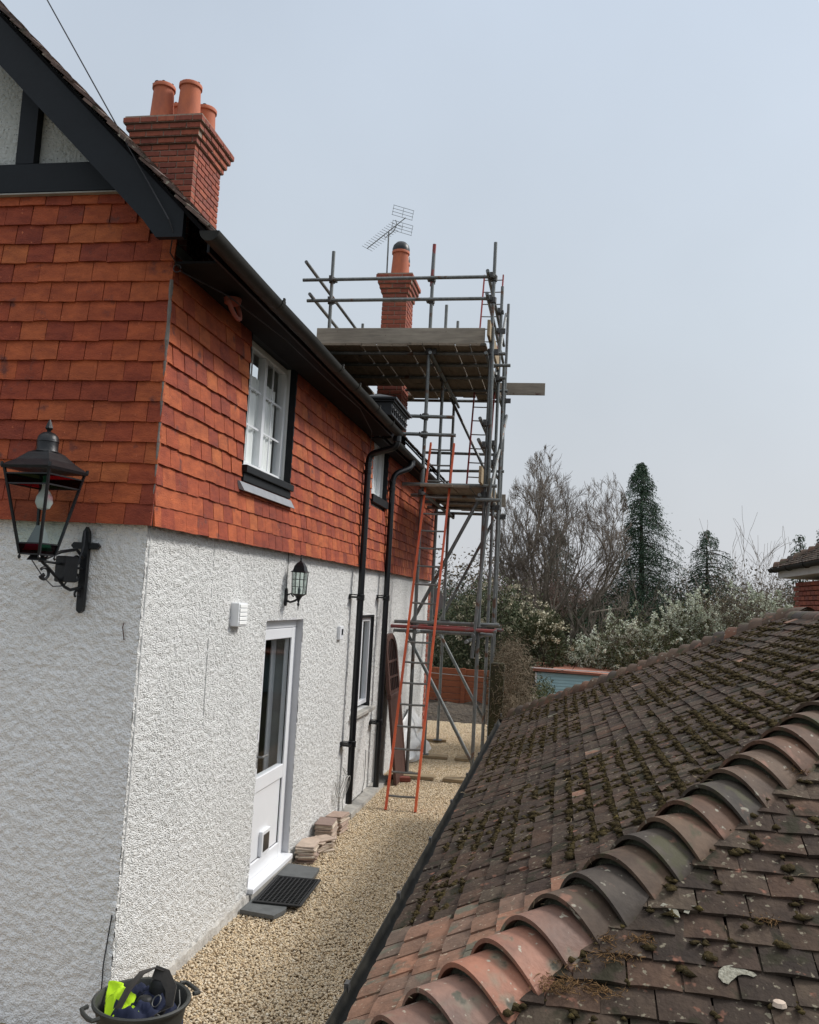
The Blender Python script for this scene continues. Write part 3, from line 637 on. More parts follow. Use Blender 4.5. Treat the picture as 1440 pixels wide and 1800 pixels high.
g = G(); g.box((-0.10, WIN1[0] - 0.003, WIN1[2]), (0.052, WIN1[0] - 0.0005, WIN1[3])); g.box((-0.10, WIN1[1] + 0.0005, WIN1[2] - 0.1), (0.052, WIN1[1] + 0.02, WIN1[3])); g.box((-0.10, WIN1[0], WIN1[3] - 0.008), (0.052, WIN1[1], WIN1[3] + 0.03)); obj('window_lining', g, 'matt_black', w1)
g = G(); g.bbox((-0.02, WIN1[0] - 0.01, 3.045), (0.085, WIN1[1] + 0.012, 3.098), 0.004); g.bbox((-0.02, WIN1[0] - 0.005, 2.985), (0.062, WIN1[1] + 0.006, 3.043), 0.004); obj('window_sill', g, 'matt_black', w1)
g = G(); g.prism([(0.03, WIN1[0] - 0.08, 2.984), (0.064, WIN1[0] - 0.08, 2.975), (0.088, WIN1[0] - 0.04, 2.915), (0.083, WIN1[0] - 0.04, 2.912), (0.03, WIN1[0] - 0.08, 2.93)], (0, WIN1[1] - WIN1[0] + 0.10, 0)); obj('lead_flashing', g, 'lead', w1)
w2 = window('window', WIN2[0], WIN2[1], WIN2[2] + 0.01, WIN2[3] - 0.005, -0.03, [5.77], (2, 1), curtain=(5.4, 6.15, 3.43, 4.0))
g = G(); g.box((-0.10, WIN2[1] + 0.0005, WIN2[2] - 0.08), (0.052, WIN2[1] + 0.04, WIN2[3])); g.box((-0.03, WIN2[0] - 0.01, WIN2[2] - 0.09), (0.075, WIN2[1] + 0.04, WIN2[2] - 0.002)); g.box((-0.1, WIN2[0], WIN2[3] - 0.004), (0.052, WIN2[1], WIN2[3] + 0.03)); obj('window_lining', g, 'matt_black', w2)
w3 = window('window', LOWW[0] + 0.03, LOWW[1] - 0.03, LOWW[2] + 0.04, LOWW[3] - 0.03, -0.025, [5.63], None)
g = G(); g.box((-0.09, LOWW[0], LOWW[2]), (0.012, LOWW[0] + 0.028, LOWW[3])); g.box((-0.09, LOWW[1] - 0.028, LOWW[2]), (0.012, LOWW[1], LOWW[3])); g.box((-0.09, LOWW[0] + 0.03, LOWW[3] - 0.028), (0.012, LOWW[1] - 0.03, LOWW[3])); obj('window_lining', g, 'gloss_black', w3)
g = G(); g.bbox((-0.09, LOWW[0] - 0.05, LOWW[2] - 0.05), (0.075, LOWW[1] + 0.05, LOWW[2] - 0.002), 0.008); obj('window_sill', g, 'concrete', w3)
g = G()
for i in range(60):
    yy = 5.26 + 0.78 * random.random(); zz = 1.0 + 0.95 * random.random(); g.box((-0.19, yy, zz), (-0.185, yy + 0.012 + 0.02 * random.random(), zz + 0.01 + 0.06 * random.random()))
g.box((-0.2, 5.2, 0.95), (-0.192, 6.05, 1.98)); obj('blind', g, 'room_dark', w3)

# ---- back door
dr = thing_part('door', house)
y0, y1, z0, z1 = DOOR; xf = -0.055
g = G(); g.box((-0.12, y1 - 0.001, GZ), (0.002, y1 + 0.012, z1)); g.box((-0.12, y0 - 0.012, GZ), (0.002, y0 + 0.001, z1)); g.box((-0.12, y0, z1 - 0.006), (0.002, y1, z1 + 0.01)); obj('reveal', g, 'upvc_grey', dr)
g = G(); g.bbox((xf - 0.06, y0 + 0.002, z1 - 0.075), (xf, y1 - 0.002, z1 - 0.008), 0.004); g.bbox((xf - 0.06, y0 + 0.002, GZ + 0.08), (xf, y0 + 0.07, z1 - 0.077), 0.004); g.bbox((xf - 0.06, y1 - 0.07, GZ + 0.08), (xf, y1 - 0.002, z1 - 0.077), 0.004)
obj('door_frame', g, 'upvc_white', dr)
a, b, c, d = y0 + 0.074, y1 - 0.074, GZ + 0.10, z1 - 0.08; xl = xf + 0.012; s = 0.085
g = G(); g.bbox((xl - 0.06, a, c), (xl, a + s, d), 0.005); g.bbox((xl - 0.06, b - s, c), (xl, b, d), 0.005); g.bbox((xl - 0.06, a + s, d - s), (xl - 0.001, b - s, d), 0.005); g.bbox((xl - 0.06, a + s, c), (xl - 0.001, b - s, c + 0.12), 0.005); g.bbox((xl - 0.06, a + s, 0.66), (xl - 0.001, b - s, 0.775), 0.005)
leaf = obj('door_leaf', g, 'upvc_white', dr)
g = G(); q_ = xl - 0.022; g.add([(q_, a + s, 0.775), (q_, b - s, 0.775), (q_, b - s, d - s), (q_, a + s, d - s)], [(0, 1, 2, 3)]); obj('pane', g, 'window_glass', leaf)
g = G(); g.box((xl - 0.035, a + s, c + 0.12), (xl - 0.018, b - s, 0.66)); obj('door_panel', g, 'upvc_white', leaf)
g = G()
for q in ((a + s - 0.001, 0.66), (a + s - 0.001, c + 0.12)): g.box((xl - 0.02, q[0], q[1] - 0.004), (xl - 0.015, b - s, q[1] + 0.004))
g.box((xl - 0.02, b - s - 0.004, c + 0.12), (xl - 0.012, b - s + 0.002, 0.66)); g.box((xl - 0.02, b - s - 0.004, 0.775), (xl - 0.012, b - s + 0.002, d - s)); obj('gasket', g, 'rubber', leaf)
g = G(); cf = (2.46, 2.66, 0.125, 0.32); g.bbox((xl - 0.018, cf[0], cf[2]), (xl + 0.012, cf[1], cf[3]), 0.005); obj('cat_flap', g, 'upvc_white', leaf)
g = G(); g.box((xl + 0.0125, cf[0] + 0.03, cf[2] + 0.03), (xl + 0.014, cf[1] - 0.03, cf[3] - 0.03)); obj('flap_pane', g, 'gloss_black', leaf)
g = G(); g.box((xl, b - s + 0.02 - 0.6 - 0.16, 0.86), (xl + 0.008, b - s + 0.05 - 0.6 - 0.16, 1.06)); g.tube([(xl + 0.005, a + 0.04, 0.95), (xl + 0.05, a + 0.04, 0.95), (xl + 0.055, a + 0.15, 0.95)], 0.009, 8); obj('door_handle', g, 'rung_metal', leaf)
g = G(); g.bbox((-0.11, y0 + 0.002, GZ + 0.055), (0.045, y1 - 0.002, GZ + 0.098), 0.006); obj('threshold', g, 'upvc_white', dr)
g = G(); g.bbox((-0.11, y0, GZ - 0.02), (0.035, y1 + 0.03, GZ + 0.053), 0.006); obj('door_step', g, 'concrete', dr)
# curtain behind glass
g = G(); vs = []
for i in range(30):
    yy = 2.84 + 0.12 * i / 29; vs += [(-0.19 + 0.01 * math.sin(i * 1.1), yy, 0.5), (-0.19 + 0.01 * math.sin(i * 1.1), yy, 1.95)]
g.add(vs, [(2 * i, 2 * i + 2, 2 * i + 3, 2 * i + 1) for i in range(29)]); obj('curtain', g, 'upvc_grey', leaf, sm=True)
# plinth: rough crumbling strip at the wall foot
g = G(); 
def rough_strip(y0, y1, x0, x1, z, n, seed):
    r = random.Random(seed); pts = []; g = G(); vs = []
    for i in range(n + 1):
        y = y0 + (y1 - y0) * i / n; o_ = r.uniform(0, 0.012); vs += [(x0, y, GZ - 0.03), (x0, y, z + r.uniform(-0.012, 0.012)), (x1 + o_, y, z - 0.012 + r.uniform(-0.01, 0.01)), (x1 + o_ + 0.008, y, GZ - 0.03)]
    fs = []
    for i in range(n):
        for k in range(3): fs.append((4 * i + k, 4 * i + k + 1, 4 * i + 5 + k, 4 * i + 4 + k))
    g.add(vs, [f[::-1] for f in fs]); return g
obj('plinth', rough_strip(0.0, 2.06, 0.0, 0.014, -0.03, 60, 1), 'plinth', house)
obj('plinth', rough_strip(3.12, 5.0, 0.0, 0.014, -0.04, 60, 2), 'plinth', house)
obj('concrete_strip', rough_strip(4.6, 7.0, 0.0, 0.14, GZ + 0.045, 40, 3), 'concrete', house)

# ---- chimneys
brick_mesh = []
for s in range(8):
    r = random.Random(s); g = G()
    g.bbox((-0.1055 + r.uniform(0, .002), -0.05, -0.031), (0.1055 - r.uniform(0, .002), 0.05, 0.031), 0.004); g.rnd = [r.random()] * len(g.f)
    me = g.mesh('brick'); me.materials.append(MATS['brick_clay']); brick_mesh.append(me)
def brick(parent, c, wd, along, depth=0.10, h=0.062, m=None):
    me = brick_mesh[random.randrange(8)]
    o = link('brick', me, None, parent)
    o.matrix_local = Matrix.Translation(c) @ Matrix.Rotation(0 if along == 'x' else R(90), 4, 'Z') @ Matrix.Rotation(R(random.gauss(0, .3)), 4, 'Y') @ Matrix.Diagonal((wd / 0.215, depth / 0.10, h / 0.062, 1))
    return o
def chimney(x0, x1, y0, y1, zb, zt, ncorb, corb=0.03):
    c = thing_part('chimney', house)
    g = G(); g.box((x0 + 0.012, y0 + 0.012, zb), (x1 - 0.012, y1 - 0.012, zt - 0.02)); obj('flue_core', g, 'mortar', c)
    nc = int((zt - zb) / 0.075)
    for k in range(nc):
        z = zt - 0.0375 - k * 0.075
        e = max(0, (ncorb - k)) * corb if k < ncorb else 0
        if k == 0: e = corb * ncorb
        X0, X1, Y0, Yb = x0 - e, x1 + e, y0 - e, y1 + e
        if e > 0:
            g = G(); g.box((X0 + 0.008, Y0 + 0.008, z - 0.036), (X1 - 0.008, Yb - 0.008, z + 0.0365)); obj('corbel_core', g, 'mortar', c)
        for side in ('f', 'r'):
            if side == 'f':
                a, b = X0, X1; off = k % 2
            else:
                a, b = Y0 + 0.102, Yb; off = (k + 1) % 2
            ed = [a]; q = a + (0.1125 if off else 0.225)
            while q < b - 0.04: ed.append(q); q += 0.225
            ed.append(b)
            for u, v in zip(ed[:-1], ed[1:]):
                j = random.uniform(-0.002, 0.002)
                if side == 'f': brick(c, (( u + v) / 2, Y0 + 0.05 + j, z), v - u - 0.009, 'x')
                else: brick(c, (X1 - 0.05 + j, (u + v) / 2, z), v - u - 0.009, 'y')
    g = G(); e = corb * ncorb; g.prism([(x0 - e + 0.02, y0 - e + 0.02, zt + 0.001), (x1 + e - 0.02, y0 - e + 0.02, zt + 0.001), (x1 + e - 0.02, y1 + e - 0.02, zt + 0.001), (x0 - e + 0.02, y1 + e - 0.02, zt + 0.001)], (0, 0, 0.02)); obj('flaunching', g, 'mortar', c)
    return c
def pot(c, x, y, z, r=0.145, h=0.50, cowl=False):
    g = G(); pr = [(r * 1.02, -0.02), (r * 1.02, 0.03), (r, 0.05), (r * 0.86, h - 0.08), (r * 0.86, h - 0.06), (r * 0.98, h - 0.05), (r * 0.98, h - 0.012), (r * 0.92, h), (r * 0.80, h), (r * 0.78, h - 0.2)]
    g.lathe(pr, (x, y, z), 20); o = obj('chimney_pot', g, 'pot_clay', c, sm=True)
    if cowl:
        g = G(); g.lathe([(r * 0.95, h - 0.02), (r * 0.97, h + 0.03), (r * 0.85, h + 0.10), (r * 0.55, h + 0.15), (0.01, h + 0.165)], (x, y, z), 16); obj('cowl', g, 'iron_black', o, sm=True)
    else:
        g = G()
        for i in range(9):
            a = random.random() * 6.28; g.lathe([(0.004, -0.006), (0.02 + 0.012 * random.random(), 0.004), (0.004, 0.016)], (x + r * 0.8 * math.cos(a), y + r * .8 * math.sin(a), z + h + 0.002), 6)
        obj('pot_moss', g, 'moss', o, kind='stuff')
ch1 = chimney(-3.08, -2.29, 5.0, 5.80, 6.1, 7.86, 4)
for (x, y) in ((-2.82, 5.12), (-2.47, 5.12), (-2.82, 5.60), (-2.50, 5.66)): pot(ch1, x, y, 7.88)
ch2 = chimney(-0.895, -0.465, 9.5, 10.08, 4.2, 7.60, 4, 0.026)
pot(ch2, -0.655, 9.70, 7.62, r=0.155, h=0.48, cowl=True); pot(ch2, -0.625, 9.90, 7.62, r=0.10, h=0.36, cowl=True)
# brick pier at the rear corner
pier = thing_part('brick_pier', house)
g = G(); g.box((-0.5, Y1 + 0.008, GZ), (-0.01, Y1 + 0.55, 2.5)); obj('pier_core', g, 'mortar', pier)
for k in range(34):
    z = GZ + 0.04 + k * 0.075
    if k % 2: brick(pier, (-0.045, Y1 + 0.16, z), 0.21, 'y'); brick(pier, (-0.045, Y1 + 0.42, z), 0.23, 'y')
    else: brick(pier, (-0.045, Y1 + 0.09, z), 0.1, 'y'); brick(pier, (-0.045, Y1 + 0.31, z), 0.21, 'y')
g = G(); g.box((-6.4, Y1, GZ), (0.0, Y1 + 0.006, 2.6)); g.box((-6.4, Y1, 2.6), (0.04, Y1 + 0.006, 4.1)); obj('rear_wall', g, 'plaster_trim', house)

# ------------------------------------------------------------------ garage with hipped roof
PT = math.tan(R(28.4)); CP = math.cos(R(28.4)); SP = math.sin(R(28.4))
GX, GZE, GY0, GY1, HALF = 1.70, 0.955, -2.25, 5.60, 2.42
garage = thing('garage', 'low garage with mossy dark hipped tile roof and bonnet hip tiles along the passage', 'garage', (GX, GY0, GZ))
def gl(g): return W(garage, g)
zr = GZE + HALF * PT; xr = GX + HALF
A0 = (GX, GY0, GZE); A1_ = (GX, GY1, GZE); B0 = (xr, GY0 + HALF, zr); B1 = (xr, GY1 - HALF, zr); C0 = (GX + 2 * HALF, GY0, GZE); C1 = (GX + 2 * HALF, GY1, GZE)
g = G(); g.add([A0, A1_, B0, B1, C0, C1], [(0, 2, 3, 1), (0, 4, 2), (1, 3, 5), (2, 4, 5, 3)])
g.v = [(a, b, c - 0.012) for a, b, c in g.v]; obj('roof_deck', gl(g), 'soffit_black', garage)
g = G(); g.box((GX + 0.12, GY0 + 0.15, GZ), (GX + 2 * HALF - 0.12, GY1 - 0.15, GZE + 0.0)); obj('wall', gl(g), 'brick_dark', garage)
gt_var = []; gc_var = []
for s in range(12):
    gm = tile_mesh(0.1455, 0.168, 0.013, 0.017, 200 + s, camber=0.004)
    me = gm.mesh('roof_tile'); me.materials.append(MATS['roof_tile_old']); gt_var.append(me)
    me = gm.mesh('roof_tile'); me.materials.append(MATS['roof_tile_clean']); gc_var.append(me)
FL = slope_frame(Vector((0, -1, 0)), Vector((CP, 0, SP)), Vector((-SP, 0, CP)))
FN = slope_frame(Vector((1, 0, 0)), Vector((0, CP, SP)), Vector((0, -SP, CP)))
FB = slope_frame(Vector((-1, 0, 0)), Vector((0, -CP, SP)), Vector((0, SP, CP)))
FR = slope_frame(Vector((0, 1, 0)), Vector((-CP, 0, SP)), Vector((SP, 0, CP)))
gt = []
GG = 0.096; rows = int(HALF / CP / GG)
TWG = 0.150
for k in range(rows):
    s = -0.025 + k * GG; r_ = max(0, s * CP)
    for face in 'LNBR':
        if face in 'LR': a0, a1 = GY0 + r_ + 0.0, GY1 - r_
        else: a0, a1 = GX + r_, GX + 2 * HALF - r_
        q = a0 - (a0 - (TWG * 0.5 if k % 2 else 0)) % TWG; lo, hi = a0 + 0.085, a1 - 0.085
        while q < a1 + TWG:
            u0, u1 = max(q, lo), min(q + TWG, hi); c_ = (u0 + u1) / 2
            if u1 - u0 > 0.03:
                if face == 'L': P = (GX + s * CP, c_, GZE + s * SP); n = (-SP, 0, CP); M = FL
                elif face == 'N': P = (c_, GY0 + s * CP, GZE + s * SP); n = (0, -SP, CP); M = FN
                elif face == 'B': P = (c_, GY1 - s * CP, GZE + s * SP); n = (0, SP, CP); M = FB
                else: P = (GX + 2 * HALF - s * CP, c_, GZE + s * SP); n = (SP, 0, CP); M = FR
                gt.append((P, n, M, face, k, (u1 - u0) / TWG))
            q += TWG
def gscore(t):
    x, y, z = px(t[0]); v = CAM - np.array(t[0]); d = np.linalg.norm(v); c = v @ np.array(t[1])
    if z < 0.2: return -1
    return c / d ** 3 * (1 if (-40 < x < 1490 and y < 1850) else 0.0001)
gt.sort(key=gscore, reverse=True)
def gplace(t):
    P, n, M, face, k, fw_ = t
    return Matrix.Translation(Vector(P) + Vector(n) * random.uniform(-0.002, 0.005)) @ M @ Matrix.Rotation(R(random.gauss(0, 1.1)), 4, 'Y') @ Matrix.Rotation(R(random.gauss(0, 1.6)), 4, 'Z') @ Matrix.Rotation(R(random.gauss(0, 0.8)), 4, 'X') @ Matrix.Diagonal((fw_, 1, 1, 1))
offm = Matrix.Translation(-garage.location)
def is_clean(t):
    P = t[0]
    return t[3] == 'L' and (P[1] < -1.15 + random.uniform(-0.16, 0.16) - (P[0] - GX) * 0.35) or (t[3] == 'L' and random.random() < 0.004)
old_rest = []; clean_rest = []
for i, t in enumerate(gt):
    if gscore(t) < 0: old_rest.append(offm @ gplace(t)); continue
    cl = is_clean(t)
    if i < 300:
        o = link('roof_tile', (gc_var if cl else gt_var)[random.randrange(12)], None, garage); o.matrix_local = offm @ gplace(t)
    else: (clean_rest if cl else old_rest).append(offm @ gplace(t))
join_variants('roof_tiles', old_rest, gt_var, 'roof_tile_old', garage)
if clean_rest: join_variants('roof_tiles', clean_rest, gc_var, 'roof_tile_clean', garage)
# bonnet hip tiles
KD = PT / math.sqrt(2)
HS = PT / math.sqrt(2)
def bz(u, y, wv):
    t = y / 0.245; d = abs(u) * wv
    return y * HS + 0.010 + 0.080 * (1 - t) * (1 - abs(u) ** 2.4) - KD * (math.sqrt(d * d + 0.0045) - 0.067)
def bonnet_mesh(seed, m):
    """local: X across hip, Y up along the hip (horizontal run), Z up; nose at y=0"""
    r = random.Random(seed); L_ = 0.245; nS, nT = 16, 5; g = G(); top = []; bot = []; jx = r.uniform(-0.006, 0.006)
    for j in range(nT + 1):
        t = j / nT; y = t * L_; wv = 0.158 - 0.052 * t
        for i in range(nS + 1):
            u = 2 * i / nS - 1; z = bz(u, y, wv); yy = y + 0.045 * (u * u) * (1 - t) + jx * u
            top.append((u * wv, yy, z + 0.001)); bot.append((u * wv * 0.985, yy + 0.002, z - 0.013))
    n = len(top); vs = top + bot; fs = []
    q = lambda j, i: j * (nS + 1) + i
    for j in range(nT):
        for i in range(nS):
            fs.append((q(j, i), q(j, i + 1), q(j + 1, i + 1), q(j + 1, i))); fs.append((n + q(j, i), n + q(j + 1, i), n + q(j + 1, i + 1), n + q(j, i + 1)))
    for i in range(nS): fs.append((q(0, i), n + q(0, i), n + q(0, i + 1), q(0, i + 1)))
    for j in range(nT): fs.append((q(j, 0), q(j + 1, 0), n + q(j + 1, 0), n + q(j, 0))); fs.append((q(j, nS), n + q(j, nS), n + q(j + 1, nS), q(j + 1, nS)))
    g.add(vs, fs); g.rnd = [r.random()] * len(g.f); me = smooth(g.mesh('bonnet_tile'), 50); me.materials.append(MATS[m]); return me
def bonnet_mortar():
    g = G(); nS = 14; N2 = nS + 1; rows_ = []
    for y, dz in ((0.03, -0.016), (0.12, -0.020)):
        wv = (0.158 - 0.052 * y / 0.245) * 0.93
        rows_.append([(0.93 * (2 * i / nS - 1) * wv, y + 0.04 * (2 * i / nS - 1) ** 2 * 0.8 + random.uniform(-.003, .003), bz(0.93 * (2 * i / nS - 1), y, wv) + dz) for i in range(N2)])
    low = [(a, b, min(c - 0.002, b * HS - KD * abs(a) - 0.02)) for a, b, c in rows_[0]]
    g.add(low + rows_[0] + rows_[1], [(i, i + 1, i + N2 + 1, i + N2) for i in range(nS)] + [(i + N2, i + N2 + 1, i + 2 * N2 + 1, i + 2 * N2) for i in range(nS)])
    me = g.mesh('mortar_fill'); me.materials.append(MATS['mortar_mossy']); return me
bm_old = [bonnet_mesh(s, 'bonnet_clay') for s in range(4)]; bm_new = [bonnet_mesh(s, 'bonnet_clean') for s in range(3)]; bmort = bonnet_mortar()
def bonnets(corner, dx, dy, n, clean_n, s0=0.068):
    ang_ = math.atan2(dy, dx) - R(90)
    for k in range(n):
        s = s0 + k * GG; run = s * CP
        P = Vector((corner[0] + dx * run, corner[1] + dy * run, GZE + run * PT + 0.010)) - garage.location
        o = link('bonnet_tile', (bm_new if k < clean_n else bm_old)[k % 3], None, garage)
        o.matrix_local = Matrix.Translation(P) @ Matrix.Rotation(ang_ + R(random.gauss(0, 1.2)), 4, 'Z') @ Matrix.Rotation(R(random.gauss(0, 1.2)), 4, 'X') @ Matrix.Rotation(R(random.gauss(0, 1)), 4, 'Y')
        mo = link('mortar_fill', bmort, None, o)
bonnets((GX, GY0), 1, 1, rows, 6)
bonnets((GX, GY1), 1, -1, rows, 0)
# ridge
for k in range(16):
    g = G(); yy = B0[1] + k * 0.30; n_ = 10
    g.prism([(xr + 0.10 * math.cos(t), yy, zr - 0.045 + 0.085 * math.sin(t)) for t in np.linspace(0, math.pi, n_)], (0, 0.295, 0)); 
    if yy < B1[1]: obj('ridge_tile', gl(g), 'bonnet_clay', garage, sm=True)
gg_ = gutter(GX - 0.055, GZE - 0.02, GY0 - 0.1, GY1 + 0.1, 0.052, 'gutter', None, m='gutter_black'); gg_.parent = garage; gg_.location = -garage.location
for y in np.arange(-1.5, 7, 0.95):
    g = G(); g.box((GX - 0.113, y, GZE - 0.045), (GX - 0.098, y + 0.035, GZE - 0.008)); obj('gutter_bracket', gl(g), 'coupler_metal', garage)
# moss, thickest in the joints of the passage slope
def lumps(n, gen, sizes, name, m, parent):
    iv = np.array([(1, 0, 0), (-1, 0, 0), (0, 1, 0), (0, -1, 0), (0, 0, 1), (0, 0, -1), (.7, .7, .25), (-.7, .7, .3)], float)[:6]
    jf = np.array([(0, 2, 4), (2, 1, 4), (1, 3, 4), (3, 0, 4), (2, 0, 5), (1, 2, 5), (3, 1, 5), (0, 3, 5)])
    P, S = gen(n); n = len(P); J = iv[None] * S[:, None, :] * (0.6 + 0.8 * rng.random((n, 6, 1))); a = rng.random(n) * 6.28
    c_, s_ = np.cos(a)[:, None], np.sin(a)[:, None]; J = np.stack([J[..., 0] * c_ - J[..., 1] * s_, J[..., 0] * s_ + J[..., 1] * c_, J[..., 2]], -1)
    V = P[:, None, :] + J; F = jf[None] + (np.arange(n) * 6)[:, None, None]
    me = npmesh(name, V.reshape(-1, 3), F.reshape(-1, 3), np.repeat(rng.random(n), 8), sm=True)
    return link(name, me, m, parent, kind='stuff')
def moss_gen(n):
    P = []; S = []
    gl_ = np.array(garage.location)
    while len(P) < n:
        if random.random() < 0.93:
            k = random.randrange(1, rows); s = -0.025 + k * GG; y = random.uniform(GY0 + s * CP, GY1 - s * CP)
            dens = vnoise(np.array(y + 20.), np.array(s + 5.), 0.6, 8) * 0.62 + vnoise(np.array(y + 20.), np.array(s + 5.), 0.14, 9) * 0.38
            amt = 0.47 + 0.06 * min(s, 1.5) + (-0.3 if y < -1.1 else 0)
            if dens > amt: continue
            if random.random() < 0.62:      # along the tail edges of a course
                s2 = s - random.uniform(0.0, 0.02); y2 = y
            else:                            # in the perpendicular joints
                y2 = round((y - (TWG * 0.5 if k % 2 else 0)) / TWG) * TWG + (TWG * 0.5 if k % 2 else 0) + random.gauss(0, 0.006); s2 = s + random.uniform(0, 0.1)
            p = np.array([GX + s2 * CP - 0.02 * SP, y2, GZE + s2 * SP + 0.024 * CP])
        else:
            k = random.randrange(1, rows); s = -0.025 + k * GG; x = random.uniform(GX + s * CP + 0.1, GX + 2 * HALF - s * CP)
            if random.random() < 0.6: x2 = round((x - (TWG * 0.5 if k % 2 else 0)) / TWG) * TWG + (TWG * 0.5 if k % 2 else 0) + random.gauss(0, 0.008); s2 = s + random.uniform(0, 0.1)
            else:
                x2 = x; s2 = s - random.uniform(0, 0.015)
                if random.random() < 0.6: continue
            p = np.array([x2, GY0 + s2 * CP - 0.02 * SP, GZE + s2 * SP + 0.022 * CP])
        q = random.random() ** 1.5
        for _ in range(random.randrange(2, 6)):
            P.append(p - gl_ + np.array([random.gauss(0, 0.006), random.gauss(0, 0.016), random.uniform(-0.001, 0.004)])); S.append([0.008 + 0.016 * q, 0.012 + 0.028 * q * random.random(), 0.005 + 0.007 * q])
    return np.array(P), np.array(S)
lumps(38000, moss_gen, None, 'moss', 'moss', garage)
# dry moss and plant litter beside the hip, as wiry strands
def strands(name, m, parent, centers, n, length, rad, flat=0.35, org=None):
    VV = []; FF = []; off = 0
    for i in range(n):
        c = centers[i % len(centers)]; p = np.array(c[0]) + rng.normal(0, c[1], 3) * np.array(c[2] if len(c) > 2 else (1, 1, 0.3))
        d = rng.normal(0, 1, 3); d[2] *= flat; d /= np.linalg.norm(d); L_ = length * (0.4 + rng.random()); sd_ = np.cross(d, rng.normal(0, 1, 3)); sd_ /= np.linalg.norm(sd_); u = np.cross(d, sd_)
        p1 = p + d * L_ / 2 + u * L_ * 0.12; p2 = p + d * L_
        vs = []
        for q, r_ in ((p, rad), (p1, rad), (p2, rad * 0.4)):
            for a in range(3): vs.append(q + (sd_ * math.cos(a * 2.094) + u * math.sin(a * 2.094)) * r_)
        VV.append(vs); 
        for j in range(2):
            for a in range(3): b = (a + 1) % 3; FF.append((off + j * 3 + a, off + j * 3 + b, off + j * 3 + 3 + b, off + j * 3 + 3 + a))
        off += 9
    V = np.array(VV).reshape(-1, 3)
    if org is not None: V = V - np.array(org)
    return link(name, npmesh(name, V, FF), m, parent, kind='stuff')
def nearz(x, y, up=0.03): return GZE + (y - GY0) * PT + up
cl = []
for (x, y, s) in ((2.26, -1.89, 0.03), (2.298, -1.863, 0.04), (2.34, -1.875, 0.04), (2.40, -1.88, 0.03), (2.43, -1.775, 0.035), (2.46, -1.76, 0.03), (2.415, -1.72, 0.018), (2.52, -1.71, 0.02), (2.31, -1.81, 0.03), (2.225, -1.85, 0.03), (2.90, -1.60, 0.02), (3.12, -0.96, 0.03), (2.7, -1.3, 0.02)):
    cl.append(((x, y, nearz(x, y)), s, (1, 0.8, 0.15)))
strands('dry_moss', 'dry_moss', garage, cl, 1500, 0.022, 0.0012, org=garage.location)
cl = [((random.uniform(1.8, 3.8), y, nearz(0, y)), 0.02, (1, 1, .1)) for y in np.random.default_rng(3).uniform(-2.1, -0.9, 60)]
strands('plant_litter', 'straw', garage, cl, 110, 0.022, 0.0010, org=garage.location)
cl = [((GX + s, y, GZE + s * PT + 0.03), 0.05, (1, 1, .2)) for s, y in zip(rng.uniform(0.1, 2.1, 160), rng.uniform(-0.8, 5.2, 160)) if GY0 + s < y < GY1 - s]
strands('plant_litter', 'straw', garage, cl, 420, 0.022, 0.0011, org=garage.location)
# white lichen patches
def lichen(x, y, pts):
    g = G(); ang0 = 0
    P = [(x + a, y + b, nearz(x, y + b, 0.0375)) for a, b in pts]; g.prism(P, (0, -0.0004, 0.0012)); obj('lichen_patch', gl(g), 'lichen', garage)
lichen(2.775, -1.80, [(-0.050, -0.012), (-0.040, -0.026), (-0.026, -0.030), (-0.018, -0.020), (-0.008, -0.012), (0.002, -0.002), (0.016, 0.004), (0.032, 0.004), (0.045, 0.000), (0.056, 0.006), (0.048, 0.014), (0.030, 0.018), (0.012, 0.025), (-0.010, 0.028), (-0.030, 0.022), (-0.046, 0.008)])
lichen(2.626, -1.618, [(-0.04, 0.012), (-0.02, 0.008), (-0.005, -0.008), (0.0, -0.025), (0.016, -0.022), (0.012, 0.0), (-0.005, 0.016), (-0.03, 0.022)])
lichen(2.676, -1.608, [(-0.022, -0.012), (-0.008, -0.016), (0.0, 0.0), (0.022, 0.006), (0.016, 0.014), (-0.01, 0.012)])
# stray lump
g = G(); g.lathe([(0.004, 0), (0.02, 0.003), (0.016, 0.014), (0.004, 0.017)], (2.874, -1.867, nearz(0, -1.867, 0.03)), 9); obj('mortar_lump', gl(g), 'stack_tile', garage)

# ------------------------------------------------------------------ scaffold
sc = thing('scaffold_tower', 'tall tube scaffold with two boarded decks wrapped around the far chimney', 'scaffold', (0.75, 8.75, GZ))
TR = 0.0245
def sg(g): return W(sc, g)
def stube(name, a, b, m='galv', r=TR, sides=12):
    g = G(); g.tube([a, b], r, sides, caps=True); return obj(name, sg(g), m, sc, sm=True)
cg = G(); cg.lathe([(0.03, -0.034), (0.038, -0.03), (0.038, 0.03), (0.03, 0.034)], (0, 0, 0), 8); cg.box((-0.018, -0.085, -0.03), (0.018, -0.02, 0.03)); cg.tube([(0.045, -0.03, 0.012), (0.045, 0.05, 0.012)], 0.009, 6); cg.box((0.03, -0.032, -0.02), (0.055, 0.032, 0.0))
cg.v = [(a * 1.25, b * 1.25, c * 1.25) for a, b, c in cg.v]; cme = cg.mesh('coupler'); cme.materials.append(MATS['coupler_metal'])
def coup(p, rz=0.0):
    o = link('coupler', cme, None, sc); o.matrix_local = Matrix.Translation(Vector(p) - sc.location) @ Matrix.Rotation(rz, 4, 'Z')
YS = (7.30, 8.78, 10.22); XL, XR_ = 0.31, 1.17
tops = {(0, 0): 7.18, (0, 1): 6.84, (0, 2): 7.05, (1, 0): 7.22, (1, 1): 7.13, (1, 2): 7.35}
